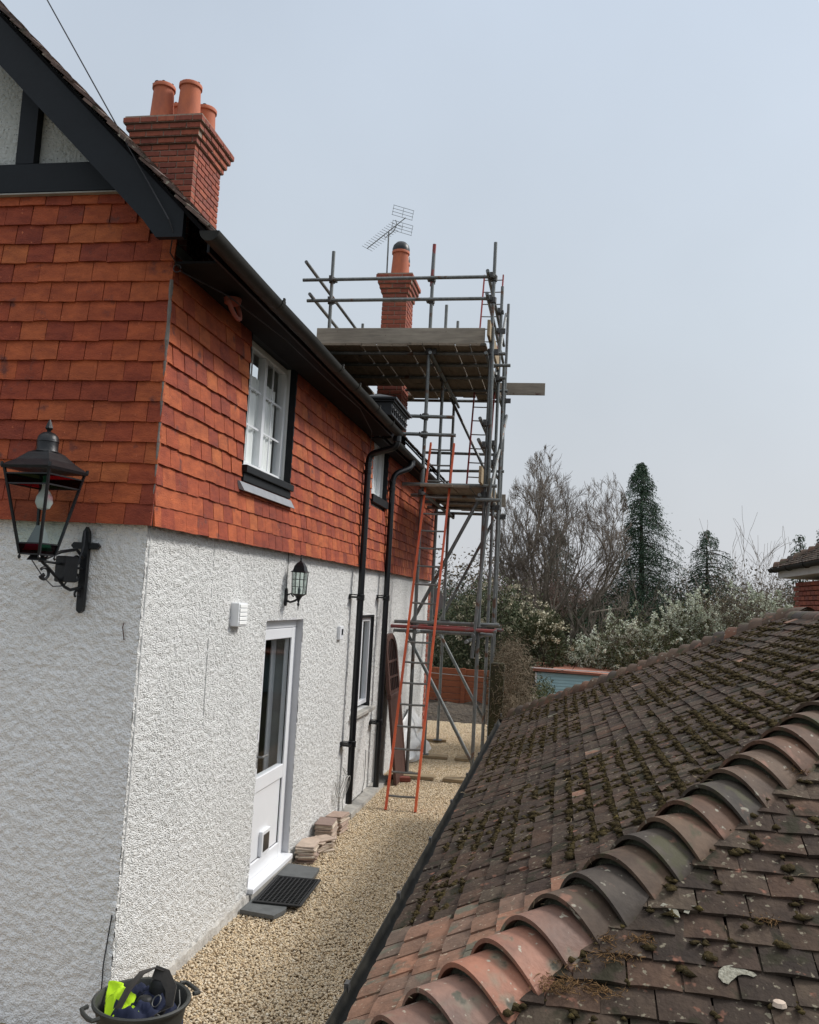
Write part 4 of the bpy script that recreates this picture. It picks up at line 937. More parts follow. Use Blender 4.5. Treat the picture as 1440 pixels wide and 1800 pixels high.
for i, x in enumerate((XL, XR_)):
    for j, y in enumerate(YS):
        zt_ = tops[(i, j)]; sp = 3.9 + 0.5 * j
        stube('standard', (x, y, GZ + 0.05), (x + 0.004, y, sp)); stube('standard', (x + 0.004, y, sp + 0.002), (x + 0.0, y, zt_), 'galv' if (i + j) % 2 else 'galv', 0.0243)
        g = G(); g.lathe([(0.03, -0.11), (0.031, -0.1), (0.031, 0.1), (0.03, 0.11)], (x, y, sp), 10); obj('sleeve', sg(g), 'galv', sc)
        g = G(); g.box((x - 0.07, y - 0.07, GZ + 0.045), (x + 0.07, y + 0.07, GZ + 0.051)); obj('base_plate', sg(g), 'coupler_metal', sc)
        for zz in (1.88, 3.68, 5.66): coup((x, y, zz), random.choice((0, R(90), R(180))))
        if j == 0:
            for zz in (6.39, 6.70): coup((x, y, zz), R(180))
stube('standard', (0.30, 7.30, 6.6), (0.315, 7.28, 7.2), 'galv_red', 0.0248)
stube('standard', (XR_ + 0.06, 7.28, 3.4), (XR_ + 0.02, 7.28, 6.0)); stube('standard', (1.24, 9.0, GZ), (1.24, 8.9, 5.9)); stube('standard', (XR_ - 0.06, 7.22, 1.5), (XR_ + 0.09, 7.22, 3.9))
stube('standard', (-1.14, 7.30, 5.75), (-1.14, 7.28, 7.12)); stube('standard', (-1.37, 10.2, 5.7), (-1.37, 10.2, 7.0))
coup((-1.14, 7.3, 6.7)); coup((-1.14, 7.3, 6.39))
# guard rails of the upper deck
stube('guard_rail', (-1.56, 7.25, 6.69), (1.19, 7.25, 6.71)); stube('guard_rail', (-1.48, 7.25, 6.385), (1.13, 7.25, 6.40))
stube('guard_rail', (-1.45, 7.0, 6.86), (-1.45, 10.4, 6.86)); stube('guard_rail', (-1.40, 7.1, 6.43), (-1.40, 10.4, 6.43))
stube('guard_rail', (1.10, 7.05, 6.72), (1.10, 10.5, 6.70)); stube('guard_rail', (1.10, 7.1, 6.42), (1.10, 10.5, 6.40))
# lower deck rails
stube('guard_rail', (-0.06, 7.25, 4.74), (0.72, 7.25, 4.73)); stube('guard_rail', (-0.02, 7.25, 4.49), (0.75, 7.25, 4.48))
coup((XL, 7.28, 4.74), R(180)); coup((XL, 7.28, 4.49), R(180))
stube('guard_rail', (-0.15, 10.16, 4.73), (1.08, 10.16, 4.72)); stube('guard_rail', (-0.05, 10.16, 4.42), (1.22, 10.16, 4.44), 'galv')
stube('guard_rail', (1.10, 6.95, 4.66), (1.10, 10.4, 4.66)); stube('guard_rail', (1.10, 6.88, 4.36), (1.10, 10.4, 4.36))
for y in (7.3, 8.78):
    for z in (4.66, 4.36, 6.42, 6.72): coup((1.14, y, z), R(random.choice((0, 90, 200))))
# ledgers along the run, transoms across
for (x, z) in ((XL + 0.05, 5.60), (XR_ - 0.05, 5.60), (-1.2, 5.62), (XL + 0.05, 3.66), (XR_ - 0.05, 3.66), (XL + 0.05, 1.80), (XR_ - 0.05, 1.80)):
    stube('ledger', (x, 7.12, z), (x, 10.5, z))
for y, xe in ((7.4, 1.37), (8.0, 1.40), (8.72, 1.29), (9.55, 1.27), (10.3, 1.22)):
    stube('transom', (-1.34 if y != 9.55 else -0.42, y, 5.665), (xe, y, 5.665)); 
for y, xe, m_ in ((7.24, 1.34, 'galv'), (7.9, 1.2, 'galv'), (8.7, 1.22, 'galv'), (9.5, 1.25, 'galv'), (10.3, 1.28, 'galv')):
    stube('transom', (-0.05 if y > 7.3 else -0.02, y, 3.72 if y > 7.3 else 3.79), (xe, y, 3.72 if y > 7.3 else 3.80), m_)
stube('transom', (XR_ - 0.1, 7.15, 3.60), (1.40, 7.15, 3.60))
stube('transom', (-0.06, 7.22, 1.86), (1.42, 7.22, 1.87), 'galv_red'); stube('transom', (0.02, 7.36, 1.92), (1.44, 7.36, 1.95), 'galv'); stube('transom', (0.1, 8.70, 1.90), (1.38, 8.70, 1.90)); stube('transom', (-0.04, 8.84, 1.84), (1.40, 8.84, 1.84), 'galv_red'); stube('transom', (0.1, 10.25, 1.88), (1.28, 10.25, 1.86))
stube('transom', (-0.02, 7.40, 1.80), (1.36, 7.4, 1.81), 'galv'); stube('ledger', (XR_ - 0.12, 6.95, 1.72), (XR_ - 0.12, 10.4, 1.72))
# braces
stube('brace', (0.19, 7.36, 1.80), (1.27, 7.36, -0.06)); stube('brace', (0.25, 7.36, 1.9), (1.15, 7.36, 3.74))
stube('brace', (0.24, 10.16, 1.74), (1.08, 10.16, 0.30)); stube('brace', (0.22, 10.28, 1.84), (1.08, 10.28, 3.64))
stube('brace', (0.26, 10.12, 5.68), (1.12, 10.12, 4.02)); stube('brace', (1.22, 7.2, 3.5), (1.22, 10.2, 5.4)); stube('brace', (1.13, 8.7, 5.7), (1.13, 10.3, 7.2))
stube('brace', (0.8, 8.72, 0.2), (0.80, 7.0, 1.9)) if False else None
# boards
for (x0, x1, z, y0, y1, n) in ((-1.28, 1.12, 5.70, 7.17, 10.40, 11), (0.30, 1.20, 3.76, 7.2, 10.35, 4)):
    wb = (x1 - x0) / n
    for i in range(n):
        ya = y0 + random.uniform(-0.05, 0.10); yb = y1 + random.uniform(-0.25, 0.05)
        if z > 5: ya = y0 + (0.0 if i in (3, 4, 5, 9) else -0.04)
        g = G(); zz = z + random.uniform(-0.004, 0.004); gap = 0.002 if i not in (3, 6, 9) else 0.011
        if z > 5 and i in (0, 1, 2): yb = 10.1
        if z > 5 and 0 < i and x0 + i * wb < -0.55 and x0 + (i + 1) * wb > -1.15: yb = 10.42
        if z > 5 and x0 + (i + 1) * wb > -0.93 and x0 + i * wb < -0.44:
            g2 = G(); g2.bbox((x0 + i * wb + gap, 10.13, zz), (x0 + (i + 1) * wb - gap, 10.42, zz + 0.038), 0.004); obj('scaffold_board', sg(g2), 'wood_board', sc); yb = 9.44
        g.bbox((x0 + i * wb + gap, ya, zz), (x0 + (i + 1) * wb - gap, yb, zz + 0.038), 0.004); obj('scaffold_board', sg(g), 'wood_board', sc)
g = G(); g.bbox((-1.285, 7.185, 5.742), (1.09, 7.222, 5.965), 0.004, ); obj('toe_board', sg(g), 'wood_board_x', sc)
g = G(); g.bbox((1.135, 7.0, 5.80), (1.172, 9.0, 6.02), 0.004); obj('toe_board', sg(g), 'wood_sole', sc)
g = G(); g.bbox((1.12, 6.92, 3.80), (1.157, 9.4, 4.02), 0.004); obj('toe_board', sg(g), 'wood_sole', sc)
g = G(); g.bbox((-1.0, 10.36, 5.80), (1.84, 10.398, 6.01), 0.004); obj('toe_board', sg(g), 'wood_board_x', sc)
g = G(); g.bbox((0.2, 10.36, 3.865), (1.25, 10.398, 4.08), 0.004); obj('toe_board', sg(g), 'wood_board_x', sc)
# sole boards on the gravel
sole_at = [((0.45, 7.22), 'sole board under the standard nearest the leaning ladder foot', 2), ((1.06, 7.22), 'sole board under the front standard beside the garage gutter', -3),
           ((0.42, 8.80), 'sole board under the middle standard beside the white wall', 4), ((1.02, 8.80), 'sole board under the middle standard beside the green post', 0),
           ((0.24, 10.38), 'small pale sole board under the rear standard by the wall end', 5)]
for (p, lb, a) in sole_at:
    g = G(); w_ = 0.24 if p[1] < 10 else 0.2; g.bbox((-w_, -0.11, 0), (w_, 0.11, 0.042), 0.004); o = obj('sole_board', g, 'wood_sole'); o.location = (p[0], p[1], GZ + 0.004); o.rotation_euler = (0, 0, R(a))
    tag(o, lb, 'wood board', 'sole boards under the scaffold')

# ------------------------------------------------------------------ ladders
def ladder(name, label, p0, p1, q0, rung_n, mS, rS=0.017, rr=0.012):
    """p0,q0: feet of the two stiles; p1: top of the first"""
    p0, p1, q0 = Vector(p0), Vector(p1), Vector(q0); d = p1 - p0; t = thing(name, label, 'ladder', tuple(p0))
    for a in (p0, q0):
        g = G(); T_ = d.normalized(); sidev = (q0 - p0).normalized(); nn = sidev.cross(T_)
        c = [sidev * sx_ * rS * 0.8 + nn * sy_ * rS * 1.5 for sx_, sy_ in ((-1, -1), (1, -1), (1, 1), (-1, 1))]
        vs = [tuple(a + k_ - p0) for k_ in c] + [tuple(a + d + k_ - p0) for k_ in c]
        g.add(vs, [(0, 1, 2, 3), (7, 6, 5, 4), (0, 4, 5, 1), (1, 5, 6, 2), (2, 6, 7, 3), (3, 7, 4, 0)]); obj('stile', g, mS, t)
    for i in range(rung_n):
        f = (i + 0.6) / (rung_n); a = p0 + d * f; b = q0 + d * f; g = G(); mid = (a + b) / 2 + Vector((0, 0, -0.004)); g.tube([a - p0, mid - p0, b - p0], rr, 8); obj('rung', g, 'rung_metal', t, sm=True)
    return t
ladder('ladder', 'orange pole ladder standing on the gravel and leaning on the lower scaffold deck', (0.417, 5.345, GZ), (0.355, 7.62, 4.43), (0.745, 5.37, GZ), 19, 'ladder_orange')
ladder('ladder', 'red ladder rising from the lower deck through the upper scaffold deck', (0.70, 9.2, 3.82), (0.71, 10.45, 7.95), (1.03, 9.2, 3.82), 17, 'ladder_red', 0.015, 0.010)

# ------------------------------------------------------------------ big street lantern on the gable
ln = thing('wall_lantern', 'large black four sided street lantern with red and green glass on the gable wall', 'lantern', (-0.335, -0.02, 2.30))
LX, LY = -0.085, -0.33   # lantern axis relative to mount
ZB, ZTp = 0.06, 0.50
def lpt(r, z, k, ph=R(38)): a = ph + k * math.pi / 2; return (LX + r * math.cos(a), LY + r * math.sin(a), z)
RB, RT = 0.085, 0.196
for k in range(4):
    g = G(); g.tube([lpt(RB, ZB, k), lpt(RT, ZTp, k)], 0.0085, 4); obj('lantern_bar', g, 'iron_black', ln)
    g = G(); g.lathe([(0.003, -0.012), (0.009, 0), (0.003, 0.012)], lpt(RB, ZB - 0.015, k), 8); obj('ball_finial', g, 'iron_black', ln, sm=True)
    def bandq(z0, z1, m_, nm, ins=0.002):
        f0 = (z0 - ZB) / (ZTp - ZB); f1 = (z1 - ZB) / (ZTp - ZB); r0 = RB + (RT - RB) * f0 - ins; r1 = RB + (RT - RB) * f1 - ins
        g = G(); a, b, c, d = lpt(r0, z0, k), lpt(r0, z0, k + 1), lpt(r1, z1, k + 1), lpt(r1, z1, k); g.add([a, b, c, d], [(0, 1, 2, 3)]); obj(nm, g, m_, ln)
    bandq(ZB + 0.055, ZTp - 0.085, 'lantern_glass', 'pane')
    bandq(ZTp - 0.083, ZTp - 0.035, 'red_glass' if k % 2 == 1 else 'green_glass', 'tinted_pane'); bandq(ZB, ZB + 0.053, 'red_glass' if k % 2 == 0 else 'green_glass', 'tinted_pane')
    for zz in (ZB, ZB + 0.055, ZTp - 0.034, ZTp - 0.085, ZTp):
        f = (zz - ZB) / (ZTp - ZB); r_ = RB + (RT - RB) * f; g = G(); g.tube([lpt(r_, zz, k), lpt(r_, zz, k + 1)], 0.005 if zz != ZTp else 0.009, 4); obj('glazing_rail', g, 'iron_black', ln)
    g = G(); g.tube([lpt(RT + 0.012, ZTp, k), lpt(RT + 0.012, ZTp + 0.022, k)], 0.008, 6); obj('roof_scroll', g, 'iron_black', ln)
g = G(); g.lathe([(RT + 0.014, ZTp - 0.008), (RT + 0.020, ZTp + 0.006), (RT + 0.002, ZTp + 0.016), (0.145, ZTp + 0.045), (0.09, ZTp + 0.088), (0.062, ZTp + 0.10)], (LX, LY, 0), 4, ph=R(38)); obj('lantern_roof', g, 'iron_black', ln)
g = G(); g.lathe([(0.062, ZTp + 0.095), (0.054, ZTp + 0.105), (0.054, ZTp + 0.148), (0.057, ZTp + 0.15), (0.055, ZTp + 0.158), (0.05, ZTp + 0.178), (0.034, ZTp + 0.195), (0.012, ZTp + 0.203)], (LX, LY, 0), 18); obj('chimney_cap', g, 'iron_black', ln, sm=True)
g = G(); g.lathe([(0.008, ZTp + 0.20), (0.013, ZTp + 0.212), (0.022, ZTp + 0.222), (0.016, ZTp + 0.24), (0.004, ZTp + 0.268)], (LX, LY, 0), 6); obj('finial', g, 'iron_black', ln)
g = G(); g.lathe([(0.016, ZTp - 0.03), (0.018, ZTp - 0.10), (0.040, ZTp - 0.14), (0.044, ZTp - 0.17), (0.030, ZTp - 0.20), (0.004, ZTp - 0.21)], (LX + 0.01, LY, 0), 14); obj('bulb', g, 'plastic_sheet', ln, sm=True)
g = G(); g.add([lpt(RB - 0.006, ZB + 0.02, k) for k in range(4)], [(0, 1, 2, 3)]); g.lathe([(RB * 0.85, ZB + 0.02), (0.02, ZB + 0.15), (0.006, ZB + 0.15)], (LX, LY, 0), 4, ph=R(38)); obj('reflector', g, 'dish_grey', ln)
g = G(); g.lathe([(0.05, ZB - 0.03), (0.035, ZB - 0.005), (RB - 0.01, ZB)], (LX, LY, 0), 4, ph=R(38)); obj('lantern_base', g, 'iron_black', ln)
# bracket
g = G(); g.prism([(0.0, 0, -0.24), (0.018, 0, -0.225), (0.02, 0, -0.20), (0.020, 0, 0.17), (0.016, 0, 0.21), (0.0, 0, 0.235), (-0.016, 0, 0.21), (-0.020, 0, 0.17), (-0.02, 0, -0.20), (-0.018, 0, -0.225)], (0, -0.028, 0))
g.prism([(-0.085, -0.002, 0.13), (-0.07, -0.002, 0.112), (0.07, -0.002, 0.112), (0.085, -0.002, 0.13), (0.07, -0.002, 0.148), (-0.07, -0.002, 0.148)], (0, -0.022, 0)); obj('back_plate', g, 'iron_black', ln)
g = G(); v = [(0.0, -0.03, 0.06), (-0.015, -0.08, 0.105), (-0.045, -0.18, 0.085), (LX + 0.01, LY + 0.03, 0.035)]; g.tube(v, 0.009, 8)
g.tube([(0.0, -0.03, -0.10), (-0.02, -0.10, -0.115), (-0.03, -0.14, -0.10), (-0.06, -0.25, -0.01), (LX, LY + 0.01, 0.045)], 0.009, 8)
g.tube([(0, -0.03, 0.0), (-0.04, -0.15, 0.02), (LX, LY + 0.02, 0.03)], 0.007, 6)
dd = Vector((LX, LY, 0)).normalized()
torus(g, Vector((0, 0, 0.045)) + dd * 0.07, dd, (0, 0, 1), 0.024, 0.006, R(-60), R(230), 14); torus(g, Vector((0, 0, -0.045)) + dd * 0.07, dd, (0, 0, 1), 0.024, 0.006, R(-230), R(60), 14)
torus(g, Vector((0, 0, -0.035)) + dd * 0.285, dd, (0, 0, 1), 0.03, 0.008, R(40), R(330), 16); g.lathe([(0.003, -0.013), (0.013, 0), (0.003, 0.013)], tuple(Vector((0, 0, -0.045)) + dd * 0.29), 8)
torus(g, Vector((0, 0, -0.135)) + dd * 0.045, dd, (0, 0, 1), 0.018, 0.006, R(-60), R(230), 12)
obj('scroll_bracket', g, 'iron_black', ln, sm=True)
g = G(); Tm = Matrix.Translation((-0.035, -0.13, 0.0)) @ Matrix.Rotation(math.atan2(dd.y, dd.x), 4, 'Z'); g.bbox((-0.045, -0.035, -0.075), (0.045, 0.035, 0.065), 0.006, Tm); obj('gear_box', g, 'iron_black', ln)
g = G(); g.tube([(0.0, -0.035, 0.21), (0.006, -0.045, 0.13), (-0.0, -0.08, 0.03), (-0.015, -0.13, -0.05), (-0.03, -0.15, -0.095)], 0.0045, 6); g.tube([(-0.03, -0.15, -0.095), (-0.05, -0.22, -0.10), (-0.07, -0.29, -0.05), (LX + 0.01, LY - 0.06, 0.03)], 0.003, 6); obj('cable', g, 'cable_dark', ln, sm=True)

# ------------------------------------------------------------------ small caged lantern above the door
l2 = thing('wall_lantern', 'small black caged lantern above the white back door', 'lantern', (0.0, 2.52, 2.14))
cx, cy = 0.115, 0.02; hw = 0.052; zb, zt2 = 0.085, 0.265
for sx_ in (-1, 1):
    for sy_ in (-1, 1):
        g = G(); g.tube([(cx + sx_ * hw * 0.9, cy + sy_ * hw * 0.9, zb), (cx + sx_ * hw, cy + sy_ * hw, zt2)], 0.004, 6); obj('lantern_bar', g, 'iron_black', l2)
for i, (ax, sg_) in enumerate((('x', 1), ('x', -1), ('y', 1), ('y', -1))):
    g = G(); gg = G()
    for u in (-hw / 3, hw / 3):
        p = (lambda z, q=u: (cx + sg_ * hw * .96, cy + q, z) if ax == 'x' else (cx + q, cy + sg_ * hw * .96, z)); g.tube([p(zb), p(zt2)], 0.0022, 4)
    for z in (zb, zb + 0.06, zb + 0.12, zt2):
        p = (lambda q, z=z: (cx + sg_ * hw * .96, cy + q, z) if ax == 'x' else (cx + q, cy + sg_ * hw * .96, z)); g.tube([p(-hw), p(hw)], 0.0025, 4)
    obj('cage_grid', g, 'iron_black', l2)
    q = hw * 0.9
    a = [(cx + sg_ * q, cy - q, zb), (cx + sg_ * q, cy + q, zb), (cx + sg_ * q, cy + q, zt2), (cx + sg_ * q, cy - q, zt2)] if ax == 'x' else [(cx - q, cy + sg_ * q, zb), (cx + q, cy + sg_ * q, zb), (cx + q, cy + sg_ * q, zt2), (cx - q, cy + sg_ * q, zt2)]
    gg.add(a, [(0, 1, 2, 3)]); obj('pane', gg, 'lantern_glass', l2)
g = G(); g.lathe([(0.092, zt2), (0.088, zt2 + 0.004), (0.070, zt2 + 0.012), (0.058, zt2 + 0.05), (0.035, zt2 + 0.075), (0.014, zt2 + 0.088), (0.006, zt2 + 0.10), (0.009, zt2 + 0.112), (0.002, zt2 + 0.145)], (cx, cy, 0), 4, ph=R(45)); obj('lantern_roof', g, 'iron_black', l2)
g = G(); g.lathe([(0.062, zb), (0.03, zb - 0.02), (0.012, zb - 0.05), (0.007, zb - 0.07), (0.012, zb - 0.085), (0.005, zb - 0.10), (0.002, zb - 0.13)], (cx, cy, 0), 8, ph=R(45)); g.tube([(0.01, 0, 0.03), (0.05, 0.005, 0.015), (0.09, 0.01, 0.03), (cx, cy, 0.05)], 0.009, 8); g.tube([(0.01, 0, 0.07), (0.05, 0.01, 0.085), (0.075, 0.012, 0.06)], 0.006, 8); obj('scroll_bracket', g, 'iron_black', l2)
g = G(); g.prism([(0.004, 0.03 * math.cos(a), 0.055 + 0.075 * math.sin(a)) for a in np.linspace(0, 2 * math.pi, 14)[:-1]], (0.016, 0, 0)); obj('back_plate', g, 'iron_black', l2)
g = G(); g.lathe([(0.01, zb), (0.014, zb + 0.04), (0.005, zb + 0.06)], (cx, cy, 0), 8); obj('lamp_holder', g, 'dish_grey', l2)
g = G(); g.tube([(0.012, 0, 0.12), (0.012, 0.0, 0.43)], 0.003, 6); obj('cable', g, 'cable_dark', l2)

# ------------------------------------------------------------------ small fixtures on the wall
bx = thing('alarm_box', 'cream ribbed plastic box fixed to the wall left of the back door'.replace('left of', 'beside'), 'alarm box', (0.0, 1.41, 1.98))
g = G(); g.bbox((0.004, -0.085, 0), (0.062, 0.085, 0.165), 0.006); obj('housing', g, 'upvc_white', bx)
for k in range(5):
    g = G(); g.bbox((0.063, -0.07, 0.014 + k * 0.029), (0.069, 0.07, 0.038 + k * 0.029), 0.002); obj('rib', g, 'curtain', bx)
sw = thing('light_switch', 'small white weatherproof switch on the roughcast beside the black downpipe', 'switch', (0.0, 4.38, 1.78))
g = G(); g.bbox((0.006, -0.07, 0), (0.04, 0.07, 0.14), 0.006); obj('housing', g, 'upvc_white', sw)
g = G(); g.box((0.041, -0.01, 0.05), (0.048, 0.03, 0.11)); obj('rocker', g, 'iron_black', sw)
# wire staples near the corner
g = G(); g.tube([(-0.085, -0.012, 2.02), (-0.08, -0.03, 2.0), (-0.075, -0.012, 1.93)], 0.003, 6); tag(obj('wall_hook', g, 'brick_dark'), 'little rusty wire hook on the gable wall near the corner', 'hook')
g = G(); g.tube([(-0.03, -0.02, GZ + 0.0), (-0.035, -0.018, 0.25), (-0.012, -0.014, 0.5)], 0.0035, 6); g.tube([(-0.09, -0.03, GZ + 0.02), (-0.03, -0.02, GZ + 0.03)], 0.0035, 6); tag(obj('ground_cable', g, 'cable_dark'), 'thin dark cable running down the corner behind the tub', 'cable')
# overhead line
g = G(); a = Vector((-2.2, -4.2, 8.35)); 
A_, B_ = Vector((-0.66, -0.35, 5.43)), Vector((0.14, -0.325, 4.18)); dirv = (A_ - B_); far = B_ + dirv * 5
B_ = Vector((0.14, -0.325, 4.16)); g.tube([B_, B_ + dirv * 1.0 + Vector((0, 0, -0.003)), B_ + dirv * 3, far], 0.0042, 6); g.tube([B_, (0.16, -0.30, 4.10), (0.10, -0.2, 4.03), (0.09, -0.06, 4.0)], 0.0038, 6); torus(g, (0.10, -0.10, 3.98), (1, 0, 0), (0, 0, 1), 0.022, 0.003, 0, R(330), 12)
tag(obj('overhead_cable', g, 'cable_dark'), 'dark overhead service cable fixed to the foot of the bargeboard', 'cable')

# ------------------------------------------------------------------ door step clutter
g = G(); g.prism([(0.04, 1.84, 0), (0.05, 2.14, 0), (0.33, 2.14, 0), (0.35, 1.93, 0), (0.31, 1.80, 0)][::-1], (0, 0, 0.028)); o = obj('slate_slab', g, 'slate'); o.location = (0, 0, GZ + 0.006); tag(o, 'broken dark slate slab under the near end of the doormat', 'paving slab', 'slate slabs at the back door')
g = G(); g.prism([(0.03, 2.60, 0), (0.03, 3.02, 0), (0.32, 2.98, 0), (0.34, 2.62, 0)][::-1], (0, 0, 0.028)); o = obj('slate_slab', g, 'slate'); o.location = (0, 0, GZ + 0.006); tag(o, 'grey slate slab between the doormat and the stacked tiles', 'paving slab', 'slate slabs at the back door')
mt = thing('doormat', 'black rubber grid doormat on slate outside the white door', 'doormat', (0.25, 2.32, GZ + 0.036), rz=R(2))
g = G(); a, b = 0.185, 0.32
for (p, q) in (((-a, -b), (a, -b + 0.02)), ((-a, b - 0.02), (a, b)), ((-a, -b + 0.02), (-a + 0.02, b - 0.02)), ((a - 0.02, -b + 0.02), (a, b - 0.02))): g.bbox((p[0], p[1], 0), (q[0], q[1], 0.014), 0.003)
obj('rim', g, 'rubber', mt)
g = G(); 
for i in range(1, 19): y = -b + i * 2 * b / 19; g.box((-a + 0.02, y - 0.0035, 0.001), (a - 0.02, y + 0.0035, 0.012))
for i in range(1, 11): x = -a + i * 2 * a / 11; g.box((x - 0.0035, -b + 0.02, 0.0005), (x + 0.0035, b - 0.02, 0.0115))
obj('grid', g, 'rubber', mt, kind='stuff')
g = G(); g.box((-a + 0.01, -b + 0.01, -0.004), (a - 0.01, b - 0.01, 0.0)); obj('backing', g, 'rubber', mt)
# stacks of spare tiles
sv = []
for s in range(6):
    r = random.Random(s); g = G(); g.bbox((-0.083, -0.13, 0), (0.083, 0.13, 0.013), 0.002); g.rnd = [r.random()] * len(g.f); me = g.mesh('tile'); me.materials.append(MATS['stack_tile']); sv.append(me)
def stack(label, x, y, n, rz, lean=0.0, jit=4):
    t = thing('tile_stack', label, 'tile stack', (x, y, GZ + 0.004), 'stacks of spare tiles by the wall')
    for i in range(n):
        o = link('tile', sv[random.randrange(6)], None, t)
        o.matrix_local = Matrix.Translation((lean * i + random.gauss(0, 0.006), random.gauss(0, 0.008), i * 0.0155)) @ Matrix.Rotation(R(rz + random.gauss(0, jit)), 4, 'Z') @ Matrix.Rotation(R(random.gauss(0, 1.3)), 4, 'Y') @ Matrix.Rotation(R(random.gauss(0, 0.8)), 4, 'X')
stack('short stack of spare tiles next to the slate slab', 0.12, 3.28, 9, 8, jit=5)
stack('uneven heap of spare tiles between two taller stacks', 0.14, 3.58, 7, -28, jit=14)
stack('tall neat stack of spare tiles against the roughcast', 0.12, 3.92, 12, 3, jit=3)
stack('farthest stack of spare tiles before the first downpipe', 0.13, 4.27, 11, -4, jit=3)
# coil of cable and shoe stone at the first downpipe
g = G()
for k in range(4): torus(g, (0.055 + 0.012 * k, 4.62 + 0.03 * k, 0.28 - 0.02 * k), (0.05, 1, 0.1), (0.25, 0, 1), 0.10 + 0.012 * k, 0.0035, 0, R(360), 26)
for k in range(3): g.tube([(0.05, 4.7, 0.45), (0.09 + .01 * k, 4.78, 0.38 - .05 * k), (0.07, 4.72, 0.1), (0.08, 4.7 + 0.04 * k, GZ + 0.01)], 0.0035, 6)
g.v = [(a, b, c if abs(c) > 0 else c) for a, b, c in g.v]
tag(obj('cable_coil', g, 'cable_white', sm=True), 'loose coil of grey cable tied to the first black downpipe', 'cable')
g = G(); g.bbox((0.04, 4.78, GZ), (0.16, 4.98, GZ + 0.07), 0.012); tag(obj('gully_stone', g, 'concrete'), 'small grey stone block beneath the first downpipe', 'stone')
g = G(); g.tube([(0.02, 5.9, GZ + 0.05), (0.02, 5.98, 0.05), (0.02, 6.0, 0.3), (0.02, 5.98, 0.42)], 0.004, 6); g.tube([(0.03, 5.2, GZ + 0.06), (0.03, 5.9, GZ + 0.055)], 0.004, 6); tag(obj('wall_cable', g, 'cable_dark'), 'thin black cable running along the wall foot below the ground floor window', 'cable')

# ------------------------------------------------------------------ tub with clothes and belt
TX, TY = 0.285, -0.215
tb = thing('rubble_tub', 'black rubber tub on the gravel at the house corner', 'tub', (TX, TY, GZ + 0.004))
g = G(); g.lathe([(0.155, 0.0), (0.165, 0.005), (0.222, 0.285), (0.236, 0.288), (0.238, 0.30), (0.230, 0.306), (0.219, 0.302), (0.213, 0.288), (0.155, 0.02), (0.001, 0.018)], (0, 0, 0), 40); obj('tub_body', g, 'bucket_rubber', tb, sm=True)
for s_, rz_ in ((1, R(50)), (-1, R(50))):
    g = G(); pts = [Vector((s_ * 0.24, -0.075, 0.292)), Vector((s_ * 0.272, -0.07, 0.288)), Vector((s_ * 0.28, -0.03, 0.285)), Vector((s_ * 0.28, 0.03, 0.285)), Vector((s_ * 0.272, 0.07, 0.288)), Vector((s_ * 0.24, 0.075, 0.292))]
    pts = [Matrix.Rotation(rz_, 3, 'Z') @ p for p in pts]; g.tube(pts, 0.011, 8); obj('handle', g, 'bucket_rubber', tb, sm=True)
def cloth_blob(name, m, label, cat, c, rx, ry, rz_, seed, amp=0.35):
    n, k = 36, 24; r = np.random.default_rng(seed); vs = []; A_ = np.linspace(0, 2 * np.pi, n, endpoint=False); Bt = np.linspace(0.02, np.pi / 2, k)
    AA, BB = np.meshgrid(A_, Bt); X = np.cos(AA) * np.sin(BB); Y = np.sin(AA) * np.sin(BB); Z_ = np.cos(BB)
    h = 1 + amp * (vnoise(X * 1.0 + 7 + seed, Y * 1.0 + 7, 0.30, seed) - 0.5) + amp * 0.7 * (vnoise(X * 1.0 + 7, Y * 1.0 + 9 + seed, 0.12, seed + 5) - 0.5)
    V = np.stack([c[0] + rx * X * (0.9 + 0.1 * h), c[1] + ry * Y * (0.9 + 0.1 * h), c[2] + rz_ * Z_ * h], -1).reshape(-1, 3)
    idx = np.arange(n * k).reshape(k, n); F = np.stack([idx[:-1, :], idx[1:, :], np.roll(idx, -1, 1)[1:, :], np.roll(idx, -1, 1)[:-1, :]], -1).reshape(-1, 4)
    return tag(link(name, npmesh(name, V, F, sm=True), m), label, cat)
tz = GZ + 0.004
cloth_blob('navy_clothing', 'navy_cloth', 'crumpled navy work clothing filling the rubber tub', 'clothing', (TX, TY, tz + 0.17), 0.20, 0.20, 0.13, 4, 0.9)
# hi-vis: folded wedge draped over the near rim
def sheet(name, m, label, cat, P, nu=14, nv=14, wob=0.008, seed=1, th=0.004):
    """bilinear patch through a grid of control points"""
    P = np.array(P, float); ku, kv = P.shape[:2]; U = np.linspace(0, ku - 1.001, nu); Vv = np.linspace(0, kv - 1.001, nv); out_ = []
    r = np.random.default_rng(seed)
    for u in U:
        i = int(u); fu = u - i; fu = fu * fu * (3 - 2 * fu)
        for v in Vv:
            j = int(v); fv = v - j; fv = fv * fv * (3 - 2 * fv)
            p = P[i, j] * (1 - fu) * (1 - fv) + P[i + 1, j] * fu * (1 - fv) + P[i, j + 1] * (1 - fu) * fv + P[i + 1, j + 1] * fu * fv
            out_.append(p + r.normal(0, wob * 0.15, 3) + np.array([0, 0, wob * math.sin(u * 5 + v * 3 + seed)]))
    idx = np.arange(nu * nv).reshape(nu, nv); F = np.stack([idx[:-1, :-1], idx[1:, :-1], idx[1:, 1:], idx[:-1, 1:]], -1).reshape(-1, 4)
    o = link(name, npmesh(name, np.array(out_), F, sm=True), m); md = o.modifiers.new('thick', 'SOLIDIFY'); md.thickness = th
    return tag(o, label, cat) if label else o
z_ = tz
